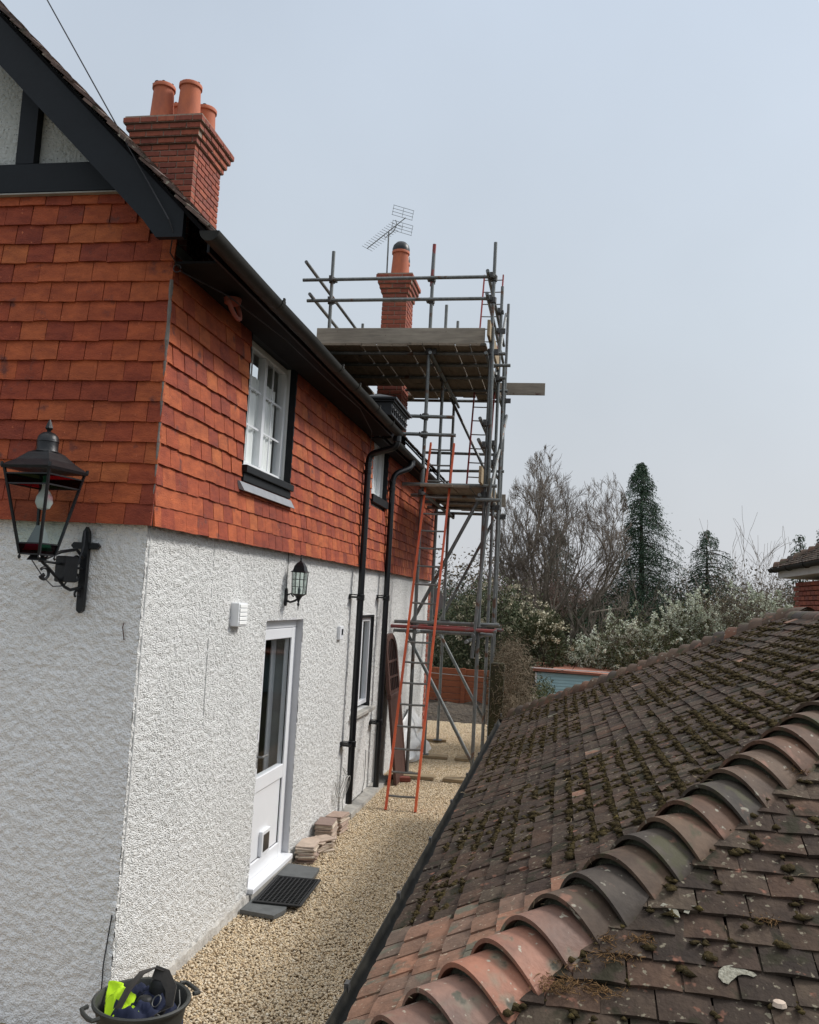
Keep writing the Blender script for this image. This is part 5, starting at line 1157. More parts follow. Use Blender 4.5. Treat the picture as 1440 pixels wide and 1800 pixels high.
sheet('hi_vis_jacket', 'hivis', 'bright yellow green hi-vis jacket folded in the rubber tub', 'jacket',
      [[(TX - 0.215, TY + 0.06, z_ + 0.315), (TX - 0.13, TY + 0.05, z_ + 0.345), (TX - 0.03, TY + 0.0, z_ + 0.30)], [(TX - 0.18, TY - 0.03, z_ + 0.28), (TX - 0.12, TY - 0.04, z_ + 0.315), (TX - 0.02, TY - 0.07, z_ + 0.29)], [(TX - 0.12, TY - 0.14, z_ + 0.22), (TX - 0.08, TY - 0.14, z_ + 0.245), (TX + 0.05, TY - 0.10, z_ + 0.265)]], wob=0.014)
def strap(g, pts, wv, up=(0, 0, 1), th=0.005):
    P = [Vector(p) for p in pts]; vs = []
    for i, p in enumerate(P):
        d = (P[min(i + 1, len(P) - 1)] - P[max(0, i - 1)]).normalized(); s_ = Vector(wv).normalized() if not callable(wv) else wv(i)
        s_ = (s_ - d * s_.dot(d)).normalized(); n_ = d.cross(s_).normalized(); h_ = 0.030
        vs += [tuple(p + s_ * h_ + n_ * th / 2), tuple(p - s_ * h_ + n_ * th / 2), tuple(p - s_ * h_ - n_ * th / 2), tuple(p + s_ * h_ - n_ * th / 2)]
    fs = [(0, 1, 2, 3), tuple(reversed(range(len(vs) - 4, len(vs))))]
    for i in range(len(P) - 1):
        for k in range(4): fs.append((4 * i + k, 4 * i + 4 + k, 4 * i + 4 + (k + 1) % 4, 4 * i + (k + 1) % 4))
    g.add(vs, fs)
tbelt = thing('tool_belt', 'dark leather tool belt with pouches looped over the rubber tub', 'tool belt', (TX, TY, z_ + 0.28))
g = G(); arc = [(-0.05 + 0.11 * math.cos(t) * 1.0 - 0.01, -0.10 + 0.13 * (1 + math.cos(t + 2.2)) * 0.3, -0.04 + 0.175 * math.sin(t)) for t in np.linspace(R(200), R(20), 16)]
strap(g, [(-0.085, -0.15, -0.08), (-0.075, -0.10, 0.0), (-0.055, -0.04, 0.075), (-0.02, 0.02, 0.13), (0.03, 0.06, 0.145), (0.07, 0.07, 0.125)], (0.75, -0.5, 0.25)); obj('belt_strap', g, 'leather_belt', tbelt, sm=True)
g = G(); strap(g, [(0.03, 0.05, 0.13), (0.09, 0.05, 0.12), (0.14, 0.02, 0.075), (0.155, -0.02, 0.01), (0.13, -0.06, -0.03), (0.09, -0.10, -0.05)], (0.3, 0.4, 0.8)); obj('belt_strap', g, 'leather_belt', tbelt, sm=True)
g = G(); g.bbox((0.0, 0.02, -0.06), (0.13, 0.11, 0.10), 0.02); g.bbox((-0.02, -0.06, -0.06), (0.07, 0.02, 0.045), 0.018); po = obj('pouch', g, 'rubber', tbelt, sm=True); md = po.modifiers.new('round', 'SUBSURF'); md.levels = 2; md.render_levels = 2
g = G(); torus(g, (0.09, -0.03, 0.03), (0.5, 0.2, 0.8), (0.7, -0.6, -0.1), 0.03, 0.003, 0, R(360), 14); torus(g, (0.11, -0.09, -0.02), (1, 0, 0.1), (0, 0.6, 0.3), 0.03, 0.003, 0, R(360), 14); g.tube([(0.17, 0.05, 0.06), (0.20, 0.0, 0.02), (0.19, -0.05, -0.02), (0.12, -0.10, -0.02)], 0.003, 6); obj('buckle', g, 'rung_metal', tbelt, sm=True)

# ------------------------------------------------------------------ leaning arched door, bricks, sheeting
ld = thing('arched_door', 'brown arched wooden door with glazed grid leaning against the white wall', 'door', (0.30, 6.62, GZ + 0.01))
lean = math.atan2(0.24, 1.83); Td = Matrix.Rotation(-lean, 4, 'Y') @ Matrix.Rotation(R(90), 4, 'Z')
def dpl(g): g.v = [tuple(Td @ Vector(p)) for p in g.v]; return g
DW, DH = 0.74, 1.88; arch = [(DW / 2 + DW / 2 * math.cos(t), DH - 0.24 + 0.24 * math.sin(t)) for t in np.linspace(0, math.pi, 13)]
g = G(); g.prism([(x, 0, z) for x, z in [(0, 0), (DW, 0), (DW, 1.05), (0, 1.05)]], (0, 0.035, 0)); obj('lower_panel', dpl(g), 'wood_barn', ld)
g = G(); g.bbox((0.0, -0.012, 1.052), (DW, 0.045, 1.11), 0.006); obj('lock_rail', dpl(g), 'wood_barn', ld)
out_ = [(DW, 1.112)] + arch + [(0, 1.112)]; cxm, czm = DW / 2, 1.42
inn = [(DW - 0.09, 1.15)] + [(DW / 2 + (DW / 2 - 0.09) * math.cos(t), DH - 0.26 + 0.19 * math.sin(t)) for t in np.linspace(0, math.pi, 13)] + [(0.09, 1.15)]
g = G(); n = len(out_); vs = [(x, 0, z) for x, z in out_] + [(x, 0, z) for x, z in inn] + [(x, 0.04, z) for x, z in out_] + [(x, 0.04, z) for x, z in inn]; fs = []
for i in range(n): j = (i + 1) % n; fs += [(i, j, n + j, n + i), (2 * n + i, 3 * n + i, 3 * n + j, 2 * n + j), (i, 2 * n + i, 2 * n + j, j), (n + i, n + j, 3 * n + j, 3 * n + i)]
g.add(vs, fs); obj('arched_frame', dpl(g), 'wood_barn', ld, label='greyed weathered arched top frame')
g = G()
for i in range(1, 5): x = 0.09 + (DW - 0.18) * i / 5; g.box((x - 0.008, 0.008, 1.14), (x + 0.008, 0.032, DH - 0.10))
for z in (1.32, 1.52): g.box((0.085, 0.004, z - 0.014), (DW - 0.085, 0.036, z + 0.014))
obj('glazing_bars', dpl(g), 'wood_barn', ld)
g = G(); g.prism([(x, 0.018, z) for x, z in inn], (0, 0.004, 0)); obj('pane', dpl(g), 'gloss_black', ld)
for i, (x, y, lb) in enumerate(((0.33, 6.92, 'broken orange brick on the gravel at the foot of the leaning door'), (0.22, 7.02, 'darker half brick beside the foot of the leaning door'))):
    g = G(); g.bbox((-0.09 + 0.03 * i, -0.05, 0), (0.09, 0.05, 0.06), 0.008); g.rnd = [0.3] * len(g.f); o = obj('loose_brick', g, 'brick_clay' if i == 0 else 'brick_dark'); o.location = (x, y, GZ + 0.005); o.rotation_euler = (0, 0, R(20 + 50 * i)); tag(o, lb, 'brick')
# clear sheeting bundled by the wall
n, k = 40, 40; U, Vv = np.meshgrid(np.linspace(0, 1, n), np.linspace(0, 1, k))
Xp = 0.04 + 0.28 * (1 - Vv) ** 0.8 * np.sin(U * math.pi) ** 0.5 + 0.09 * (vnoise(U + 3, Vv + 3, 0.15, 2) - 0.5); Yp = 8.0 + 2.1 * U + 0.1 * (vnoise(U + 5, Vv + 3, 0.1, 6) - .5); Zp = GZ + 0.01 + Vv * (0.72 - 0.35 * abs(U - 0.4)) * np.sin(np.clip(U * 1.05, 0.0, 1) * math.pi) ** 0.35
idx = np.arange(n * k).reshape(k, n); F = np.stack([idx[:-1, :-1], idx[:-1, 1:], idx[1:, 1:], idx[1:, :-1]], -1).reshape(-1, 4)
tag(link('plastic_sheeting', npmesh('plastic_sheeting', np.stack([Xp, Yp, Zp], -1).reshape(-1, 3), F, sm=True), 'plastic_sheet'), 'crumpled white plastic sheeting heaped against the far end of the wall', 'plastic sheet')

# ------------------------------------------------------------------ aerial on far chimney
ae = thing('tv_aerial', 'grid and fishbone television aerial on a mast above the far chimney', 'aerial', (-0.86, 9.62, 7.60))
g = G(); g.tube([(0, 0, -0.25), (-0.01, 0, 0.86)], 0.014, 8); obj('mast', g, 'galv', ae)
g = G(); g.tube([(-0.01, 0, 0.78), (0.10, 0, 0.88), (0.16, 0, 1.02), (0.13, 0, 1.12)], 0.010, 6); g.tube([(-0.01, 0, 0.80), (-0.08, 0, 0.72), (-0.10, 0, 0.80)], 0.008, 6); obj('arm', g, 'galv', ae)
b0, b1 = Vector((-0.46, 0.0, 0.50)), Vector((0.29, 0.25, 1.28)); bd = (b1 - b0)
g = G(); g.tube([b0, b1], 0.010, 6); obj('boom', g, 'galv', ae)
for i in range(14):
    p = b0 + bd * (i / 17 + 0.005); g = G(); pp = Vector((0.10 + 0.002 * i, 0.09, -0.028)); g.tube([p - pp * 0.95, p + pp * 0.95], 0.0042, 4); obj('element', g, 'galv', ae)
for s_ in (1, -1):
    g = G(); c0 = b1 - bd * 0.08 + Vector((0.0, 0, s_ * 0.17)); ux = Vector((0.22, 0.05, -0.05)); uz = Vector((0.01, 0.02, 0.115))
    for q in (-1, -0.33, 0.33, 1): g.tube([c0 + uz * q - ux, c0 + uz * q + ux], 0.005, 4)
    for q in (-0.95, 0.0, 0.95): g.tube([c0 - uz + ux * q, c0 + uz + ux * q], 0.005, 4)
    obj('reflector', g, 'galv', ae)
for ch_ in ae.children: ch_.data.transform(Matrix.Scale(0.95, 4) if ch_.name.startswith('mast') else Matrix.Translation((-0.005, 0, 0.13)) @ Matrix.Scale(0.80, 4))
# satellite dish at the rear corner
dsh = thing('satellite_dish', 'grey satellite dish mounted behind the far end of the house', 'satellite dish', (-0.06, 11.0, 2.2))
g = G(); g.lathe([(0.26, 0.05), (0.265, 0.055), (0.20, 0.025), (0.1, 0.006), (0.004, 0.0)][::-1], (0, 0, 0), 20); g.v = [tuple(Matrix.Rotation(R(80), 4, 'X') @ Vector(p)) for p in g.v]; obj('dish', g, 'dish_grey', dsh, sm=True)
g = G(); g.tube([(0, 0.02, -0.05), (-0.02, 0.06, -0.2), (-0.12, 0.03, -0.25)], 0.015, 8); obj('dish_arm', g, 'coupler_metal', dsh)

# ------------------------------------------------------------------ green post, climber and hedge
g = G(); g.bbox((-0.10, -0.10, 0), (0.10, 0.10, 1.45), 0.015); o = obj('gate_post', g, 'post_green'); o.location = (1.34, 8.95, GZ); tag(o, 'thick green mossy wooden post between scaffold and garage roof', 'post')

def leaves(P, size, rng_, n_dir=None, aspect=2.0):
    n = len(P); d = rng_.normal(0, 1, (n, 3)) if n_dir is None else n_dir + rng_.normal(0, 0.45, (n, 3)); d /= np.linalg.norm(d, axis=1)[:, None]
    s = np.cross(d, rng_.normal(0, 1, (n, 3))); s /= np.linalg.norm(s, axis=1)[:, None]; L_ = (size * (0.6 + 0.8 * rng_.random(n)))[:, None]; w_ = L_ / aspect
    V = np.stack([P - d * L_ / 2, P + s * w_ / 2, P + d * L_ / 2, P - s * w_ / 2], 1).reshape(-1, 3); F = np.arange(4 * n).reshape(-1, 4)
    return V, F
def leafobj(name, P, size, m, parent=None, kind=None, seed=0, n_dir=None, aspect=2.0, label=None):
    V, F = leaves(np.asarray(P), size, np.random.default_rng(seed), n_dir, aspect); 
    if parent is not None: V = V - np.array(parent.location)
    return link(name, npmesh(name, V, F, np.random.default_rng(seed + 1).random(len(F))), m, parent, label, kind)
class Twigs:
    def __init__(s): s.a = []; s.b = []; s.ra = []; s.rb = []
    def seg(s, a, b, ra, rb): s.a.append(a); s.b.append(b); s.ra.append(ra); s.rb.append(rb)
    def mesh(s, name, n=4, org=(0, 0, 0)):
        A_ = np.array(s.a) - np.array(org); B_ = np.array(s.b) - np.array(org); ra = np.array(s.ra)[:, None]; rb = np.array(s.rb)[:, None]; d = B_ - A_; d /= np.linalg.norm(d, axis=1)[:, None] + 1e-9
        ref = np.where(np.abs(d[:, 2:3]) < 0.9, np.array([[0, 0, 1.0]]), np.array([[1.0, 0, 0]])); u = np.cross(d, ref); u /= np.linalg.norm(u, axis=1)[:, None]; w_ = np.cross(d, u); V = []
        for k in range(n): c, q = math.cos(2 * math.pi * k / n), math.sin(2 * math.pi * k / n); V.append(A_ + (u * c + w_ * q) * ra)
        for k in range(n): c, q = math.cos(2 * math.pi * k / n), math.sin(2 * math.pi * k / n); V.append(B_ + (u * c + w_ * q) * rb)
        V = np.stack(V, 1).reshape(-1, 3); base = (np.arange(len(A_)) * 2 * n)[:, None]; F = np.concatenate([base + np.array([[k, (k + 1) % n, n + (k + 1) % n, n + k]]) for k in range(n)], 0)
        return npmesh(name, V, F, sm=True)
def grow(tw, p, d, L_, r, lev, maxlev, R_, spread, up, nseg=4, kids=(3, 5), thin=None, minr=0.003, rk=0.58, lk=(0.5, 0.8), env=None):
    pts = [p.copy()]; rs = [r]; seg = L_ / nseg
    for i in range(nseg):
        d = d + R_.normal(0, 0.15, 3) + np.array([0, 0, up * 0.05]); d /= np.linalg.norm(d); q = pts[-1] + d * seg
        if env is not None and lev > 0 and ((q[0] - env[0]) / env[2]) ** 2 + ((q[1] - env[5]) / env[2]) ** 2 + ((q[2] - env[1]) / env[3]) ** 2 > env[4]: break
        r2 = max(minr * 0.6, r * (1 - 0.5 * (i + 1) / nseg))
        (tw if lev <= 1 else thin or tw).seg(pts[-1], q, rs[-1], r2); pts.append(q); rs.append(r2)
    if lev >= maxlev or len(pts) < 2: return
    nseg = len(pts) - 1
    nk = R_.integers(kids[0], kids[1] + 1)
    for k in range(nk):
        f = R_.uniform(0.45 if lev == 0 else 0.3, 1.0) if k else 1.0; i = min(int(f * nseg), nseg - 1); t = f * nseg - i; b = pts[i] * (1 - t) + pts[i + 1] * t
        s = R_.normal(0, 1, 3); s -= d * (s @ d); s /= np.linalg.norm(s); nd = d + s * spread * R_.uniform(0.5, 1.2) + np.array([0, 0, up * 0.25]); nd /= np.linalg.norm(nd)
        grow(tw, b, nd, L_ * R_.uniform(*lk), max(minr, rs[i] * rk), lev + 1, maxlev, R_, spread, up, max(3, nseg - 1), kids, thin, minr, rk, lk, env)

# dry climber mass over the fence behind the post
def ellipsoid_pts(n, c, r, seed, shell=0.5, lump=0.25):
    q = np.random.default_rng(seed); d = q.normal(0, 1, (n, 3)); d /= np.linalg.norm(d, axis=1)[:, None]; rad = (shell + (1 - shell) * q.random(n) ** 0.6)
    az = np.arctan2(d[:, 1], d[:, 0]); lm = 1 + lump * (vnoise(az * 1.0 + 10 + (seed % 97) * 3.1, d[:, 2] + 10, 0.35, 77) - 0.5) * 2
    return np.array(c) + d * np.array(r) * (rad * lm)[:, None]
cb = thing('climber', 'tangled dry brown climber hanging over the fence behind the mossy post', 'climber', (1.55, 10.2, GZ))
tw = Twigs(); Rr = np.random.default_rng(5)
for i in range(2200):
    p = ellipsoid_pts(1, (1.50, 9.75, 0.84), (0.37, 1.25, 0.90), 1000 + i, 0.3)[0]; d = np.array([Rr.normal(0, .5), Rr.normal(0, .5), -abs(Rr.normal(0.4, .6))]); d /= np.linalg.norm(d)
    for k in range(3): q = p + d * 0.07; tw.seg(p, q, 0.0032, 0.0026); p = q; d = d + Rr.normal(0, .4, 3); d /= np.linalg.norm(d)
link('stems', tw.mesh('stems', 3, cb.location), 'twig_pale', cb)
leafobj('dead_leaves', ellipsoid_pts(9000, (1.50, 9.75, 0.84), (0.37, 1.28, 0.90), 7, 0.35), 0.03, 'leaf_brown', cb, seed=2)
ic = thing('ivy', 'green ivy patch at the garage end of the climber hedge', 'ivy', (1.95, 11.6, GZ))
leafobj('foliage', ellipsoid_pts(3500, (1.98, 11.6, 0.50), (0.28, 0.8, 0.50), 9, 0.3), 0.035, 'leaf_olive', ic, seed=3)

# garden lantern beside the ivy
gl2 = thing('garden_lantern', 'black glazed garden lantern standing beyond the garage roof near the blue shed', 'lantern', (1.80, 12.6, GZ))
g = G(); g.tube([(0, 0, 0), (0, 0, 0.34)], 0.02, 8); obj('lantern_post', g, 'iron_black', gl2)
for sx_ in (-1, 1):
    for sy_ in (-1, 1):
        g = G(); g.tube([(sx_ * 0.06, sy_ * 0.06, 0.36), (sx_ * 0.085, sy_ * 0.085, 0.68)], 0.007, 4); obj('lantern_bar', g, 'iron_black', gl2)
g = G(); g.lathe([(0.075, 0.36), (0.11, 0.67)], (0, 0, 0), 4, ph=R(45)); obj('pane', g, 'plastic_sheet', gl2)
g = G(); g.lathe([(0.14, 0.68), (0.13, 0.70), (0.07, 0.80), (0.03, 0.84), (0.01, 0.88)], (0, 0, 0), 4, ph=R(45)); obj('lantern_roof', g, 'iron_black', gl2)
g = G(); g.box((-0.3, -0.01, 0.85), (0.06, 0.01, 0.875)); obj('hanging_arm', g, 'iron_black', gl2)

# orange timber raised bed wall, boards
fb = thing('timber_screen', 'low orange timber board wall behind the dark soil bed', 'timber wall', (0.2, 15.4, GZ))
for k in range(6):
    g = G(); z = 0.02 + k * 0.138; g.bbox((-1.3, -0.02, z), (1.15, 0.02, z + 0.13), 0.006); obj('board', g, 'timber_orange', fb)
for x in (-1.2, -0.1, 1.05):
    g = G(); g.bbox((x, -0.06, 0), (x + 0.09, -0.022, 0.86), 0.006); obj('post', g, 'timber_orange', fb)
g = G(); g.tube([(-2.2, 14.2, 0.72), (-0.5, 14.3, 0.70), (1.4, 14.25, 0.66)], 0.006, 5); tag(obj('string_line', g, 'cable_white'), 'pale string line stretched above the soil bed', 'string')
g = G(); g.tube([(-1.2, 12.2, 0.0), (0.1, 11.9, -0.04)], 0.02, 8); 

# blue shed
sh = thing('shed', 'pale blue slatted shed with a red brown roof edge beyond the garage', 'shed', (2.9, 16.0, GZ))
for k in range(13):
    g = G(); z = -0.05 + k * 0.068; T_ = Matrix.Rotation(R(0), 4, 'X'); g.prism([(-1.15, -0.03, z), (-1.15, -0.012, z + 0.07), (-1.15, 0.0, z + 0.07), (-1.15, 0.0, z)], (3.6, 0, 0)); obj('board', g, 'shed_blue', sh)
g = G(); g.box((-1.14, 0.002, 0), (2.4, 2.2, 0.83)); obj('shed_core', g, 'shed_blue', sh)
g = G(); g.bbox((-1.19, -0.05, 0.0), (-1.152, 0.0, 0.835), 0.004); obj('corner_trim', g, 'upvc_white', sh)
g = G(); g.prism([(-1.25, -0.10, 0.865), (2.5, -0.10, 0.83), (2.5, -0.10, 0.87), (-1.25, -0.10, 0.922)], (0, 2.4, 0)); obj('roof', g, 'shed_red', sh)
g = G(); g.bbox((-1.27, -0.125, 0.925), (2.52, -0.10, 0.945), 0.003); obj('roof_trim', g, 'plaster_trim', sh)

# ------------------------------------------------------------------ neighbouring bungalow at the right edge
nb = thing('outbuilding', 'low brick outbuilding with old tiled roof and black gutter beyond the garage ridge', 'outbuilding', (5.7, 9.2, GZ))
def nl(g): return W(nb, g)
NX, NY, NZ, NP = 5.72, 11.1, 3.06, R(30); c_, s_ = math.cos(NP), math.sin(NP); nt_ = math.tan(NP)
g = G(); g.box((6.05, 4.2, GZ), (9.5, 10.8, 2.80)); obj('wall', nl(g), 'brick_clay', nb)
for k in range(10):
    for i in range(9):
        g = None; me = brick_mesh[random.randrange(8)]; o = link('brick', me, None, nb)
        o.matrix_local = Matrix.Translation(Vector((6.02, 10.7 - i * 0.225 - (0.11 if k % 2 else 0), 2.12 + k * 0.075)) - nb.location) @ Matrix.Rotation(R(90), 4, 'Z')
g = G(); g.box((NX + 0.06, 4.0, 2.90), (NX + 0.085, NY - 0.05, 3.04)); g.box((NX + 0.087, NY - 0.075, 2.90), (9.6, NY - 0.05, 3.04)); g.box((NX + 0.09, 4.0, 2.90), (6.6, NY - 0.08, 2.915)); obj('fascia', nl(g), 'plaster_trim', nb)
gq = gutter(NX - 0.01, NZ - 0.005, 4.0, NY + 0.12, 0.062, 'gutter', None, m='gutter_black'); gq.parent = nb; gq.location = -nb.location
for y in (10.9, 10.0, 9.0):
    g = G(); g.prism([(NX - 0.01 + 0.074 * math.cos(t), y, NZ - 0.005 + 0.074 * math.sin(t)) for t in np.linspace(math.pi, 2 * math.pi, 9)], (0, 0.05, 0)); obj('gutter_bracket', nl(g), 'gutter_black', nb)
g = G(); HN = 1.9; g.add([(NX, 4.0, NZ), (NX, NY, NZ), (NX + HN, NY - HN, NZ + HN * nt_), (NX + HN, 5.9, NZ + HN * nt_), (NX + 2 * HN, NY, NZ), (NX + 2 * HN, 4.0, NZ)], [(0, 3, 2, 1), (1, 2, 4), (3, 5, 4, 2)]); g.v = [(a, b, c - 0.012) for a, b, c in g.v]; obj('roof_deck', nl(g), 'soffit_black', nb)
FNB = slope_frame(Vector((0, -1, 0)), Vector((c_, 0, s_)), Vector((-s_, 0, c_)))
its = []
for k in range(20):
    s = -0.03 + k * 0.10; y = NY - max(0, s * c_) - (0.083 if k % 2 else 0)
    while y > 7.4:
        its.append(Matrix.Translation(Vector((NX + s * c_, y, NZ + s * s_)) + Vector((-s_, 0, c_)) * random.uniform(0, .006) - nb.location) @ FNB @ Matrix.Rotation(R(random.gauss(0, 1.5)), 4, 'Y') @ Matrix.Rotation(R(random.gauss(0, 1.5)), 4, 'Z')); y -= 0.166
    if k < 19:
        hp = link('hip_tile', bm_old[k % 3], None, nb); run = (k * 0.1 + 0.03) * c_; hp.matrix_local = Matrix.Translation(Vector((NX + run, NY - run, NZ + run * nt_ + 0.01)) - nb.location) @ Matrix.Rotation(R(-135), 4, 'Z')
for M in its[:110]: o = link('roof_tile', gt_var[random.randrange(12)], None, nb); o.matrix_local = M
join_variants('roof_tiles', its[110:], gt_var, 'roof_tile_old', nb)

# ------------------------------------------------------------------ trees and shrubs
def conifer(label, x, y, h, rb, seed, n_br=150, leaf=0.13, z0=0.2, pw=0.75, lean=(0, 0), gaps=0.0, per=46):
    t = thing('conifer', label, 'tree', (x, y, GZ)); q = np.random.default_rng(seed)
    g = G(); g.tube([(0, 0, 0), (lean[0] * .5, lean[1] * .5, h * 0.5), (lean[0], lean[1], h * 0.98)], [h * 0.022, h * 0.012, 0.008], 8); obj('trunk', g, 'bark_dark', t, sm=True)
    P = []; D = []; tw = Twigs()
    for i in range(n_br):
        f = (i + q.random()) / n_br; z = z0 + (h - z0) * f ** 1.05; a = i * 2.4 + q.normal(0, 0.4); Rz_ = rb * (1 - f) ** pw * q.uniform(0.50, 1.22) * (0.90 + 0.30 * math.sin(a + f * 7 + seed) + 0.22 * math.sin(f * 23 + a * 2)) + 0.10
        if q.random() < gaps: continue
        o_ = np.array([lean[0] * z / h, lean[1] * z / h, z]); dr_ = np.array([math.cos(a), math.sin(a), 0]); rise = q.uniform(0.0, 0.35)
        npp = 6; pts = [o_ + dr_ * Rz_ * (k / npp) + np.array([0, 0, Rz_ * (rise * (k / npp) - 0.45 * (k / npp) ** 2)]) for k in range(npp + 1)]
        for k in range(npp): tw.seg(pts[k], pts[k + 1], 0.018 * (1 - k / npp) + 0.004, 0.015 * (1 - k / npp) + 0.003)
        cnt = int(per * (0.5 + Rz_ / rb))
        u = 0.12 + 0.88 * q.random(cnt) ** 0.65; u = np.minimum(u, 0.999); ii = np.minimum((u * npp).astype(int), npp - 1); fr = u * npp - ii; pp = np.array(pts); base = pp[ii] * (1 - fr)[:, None] + pp[ii + 1] * fr[:, None]
        lat = np.cross(dr_, [0, 0, 1]); wd = 0.30 * Rz_ * (1 - 0.45 * u) + 0.05
        off_ = lat[None] * (q.normal(0, 1, cnt) * wd)[:, None]; off_[:, 2] -= np.abs(q.normal(0, 1, cnt)) * (0.09 + 0.10 * Rz_)
        P.append(base + off_); D.append(np.tile(dr_ * 0.6 + np.array([0, 0, -0.75]), (cnt, 1)) + off_ * 2)
    P = np.concatenate(P); D = np.concatenate(D); link('branches', tw.mesh('branches', 3), 'bark_dark', t)
    V, F = leaves(P, leaf, q, D, 4.0); link('foliage', npmesh('foliage', V, F, q.random(len(F))), 'leaf_conifer', t)
    return t
conifer('tallest dark evergreen conifer beyond the garage roof', 4.95, 26, 7.35, 1.95, 3, n_br=420, per=150, leaf=0.08, pw=0.70, lean=(-0.22, 0), gaps=0.2)
conifer('smaller blue green conifer beside the tallest evergreen', 6.75, 24, 4.95, 2.5, 8, n_br=260, per=110, leaf=0.075, pw=0.85, lean=(-0.15, 0), gaps=0.22)
conifer('dark conifer half hidden behind the bare branches', 2.0, 30, 5.4, 1.9, 15, n_br=220, per=80, leaf=0.10, gaps=0.15)
conifer('little conifer tip showing over the outbuilding roof', 8.85, 22, 4.75, 0.5, 19, n_br=50, per=30, leaf=0.09, z0=2.5, pw=0.9)
conifer('second little conifer tip behind the outbuilding roof', 9.7, 23, 5.1, 0.4, 21, n_br=50, per=30, leaf=0.09, z0=2.5, pw=0.9)

def bare_tree(name, label, x, y, stems, L_, seed, mt_, maxlev=5, spread=0.5, up=1.0, r0=0.07, kids=(3, 4), m2=None, lk=(0.5, 0.78), minr=0.006, env=None):
    t = thing(name, label, 'tree', (x, y, GZ)); q = np.random.default_rng(seed); tw = Twigs(); th = Twigs()
    for (dx, dy, dz, s) in stems:
        d = np.array([dx, dy, dz], float); d /= np.linalg.norm(d); grow(tw, np.array([q.normal(0, .08), q.normal(0, .08), 0.0]), d, L_ * s, r0 * s, 0, maxlev, q, spread, up, 5, kids, th, minr, 0.6, lk, env)
    link('trunk', tw.mesh('trunk', 6), mt_, t); link('twigs', th.mesh('twigs', 3), m2 or 'twig', t)
    return t
bare_tree('bare_tree', 'big bare tree with a fan of grey branches above the garden', 2.15, 23.5,
          [(-0.05, 0, 1, 1.0), (0.16, 0.1, 1, 1.05), (-0.42, 0.1, 1, 0.95), (0.34, -0.1, 1, 1.02), (0.60, 0.1, 1, 0.98), (-0.20, 0.3, 1, 1.0), (0.22, -0.3, 1, 1.05), (-0.60, -0.2, 1, 0.9), (0.80, 0.2, 0.95, 0.9)], 3.5, 17, 'bark_pale', maxlev=5, spread=0.56, up=0.6, r0=0.08, kids=(4, 5), lk=(0.44, 0.66), minr=0.0055, m2='twig', env=(0.1, 3.7, 2.2, 3.95, 1.0, 0.0))
bare_tree('bare_tree', 'slender bare tree beside the scaffold rising from brown scrub', 0.75, 22.5,
          [(-0.05, 0, 1, 1.0), (0.15, 0.1, 1, 1.0), (-0.22, 0.1, 1, 0.8)], 2.6, 24, 'bark_pale', maxlev=4, spread=0.42, up=0.7, r0=0.045, kids=(3, 4), env=(0.0, 2.6, 1.2, 3.0, 1.0, 0.0))
bare_tree('bare_shrub', 'low arching bare branches reaching over the blue shed', 2.3, 20.5, [(0.9, -0.1, 0.62, 1.0), (1.0, 0.0, 0.8, 0.9), (0.6, 0.2, 1, 0.7), (-0.4, 0, 1, 0.7)], 1.9, 31, 'bark_pale', maxlev=4, spread=0.4, up=0.5, r0=0.05)
bare_tree('bare_shrub', 'few thin bare shoots poking above the white blossom', 7.0, 19.5, [(-0.45, 0, 1, 0.9), (0.1, 0, 1, 0.92), (0.3, 0.1, 1, 0.95), (-0.15, 0.1, 1, 0.9)], 2.5, 33, 'twig', maxlev=3, spread=0.4, up=0.7, r0=0.02, kids=(2, 3))

def scrub(name, label, cat, c, r, n, length, seed, m, upw=0.7):
    t = thing(name, label, cat, (c[0], c[1], GZ)); q = np.random.default_rng(seed); tw = Twigs()
    P = ellipsoid_pts(int(n * 0.8), c, r, seed, 0.25, 0.3); P = P[P[:, 2] > GZ]
    for p in P:
        d = q.normal(0, 1, 3); d[2] = abs(d[2]) + upw; d /= np.linalg.norm(d); 
        for k in range(3): e_ = p + d * length / 3; tw.seg(p, e_, 0.006 * (1 - k * .25), 0.005 * (1 - k * .25)); p = e_; d = d + q.normal(0, .3, 3); d /= np.linalg.norm(d)
    link('twigs', tw.mesh('twigs', 3, t.location), m, t); return t
scrub('scrub', 'reddish brown leafless scrub behind the scaffold standards', 'shrub', (1.1, 27, 1.6), (2.2, 2.0, 2.2), 5200, 0.5, 41, 'twig_red')
scrub('scrub', 'reddish scrub between the bare tree and the tall evergreen', 'shrub', (4.0, 29, 1.7), (2.6, 2.0, 2.0), 5200, 0.5, 42, 'twig_red')
scrub('scrub', 'brown bare scrub glimpsed left of the scaffold under the sky'.replace('left of', 'through'), 'shrub', (-1.6, 27, 1.0), (2.4, 2.0, 1.8), 3600, 0.5, 43, 'twig')
scrub('scrub', 'fine brown hedge line above the white blossom', 'shrub', (9.0, 31, 1.9), (4.5, 2.0, 2.2), 5200, 0.45, 44, 'twig')
def bush(name, label, c, r, n, leaf, m, seed, cat='shrub', shell=0.45):
    t = thing(name, label, cat, (c[0], c[1], GZ)); P = ellipsoid_pts(n, c, r, seed, shell, 0.35); P = P[P[:, 2] > GZ - 0.02]
    leafobj('foliage', P, leaf, m, t, seed=seed, aspect=2.4)
    tw = Twigs(); q = np.random.default_rng(seed)
    for i in range(14):
        d = np.array([q.normal(0, .5), q.normal(0, .5), 1.0]); d /= np.linalg.norm(d); grow(tw, np.array([c[0] + q.normal(0, r[0] * .3), c[1] + q.normal(0, r[1] * .3), GZ]), d, r[2] * 1.3, 0.03, 0, 1, q, 0.5, 0.5, 4, (2, 3))
    link('stems', tw.mesh('stems', 5, t.location), 'bark_dark', t)
    return t
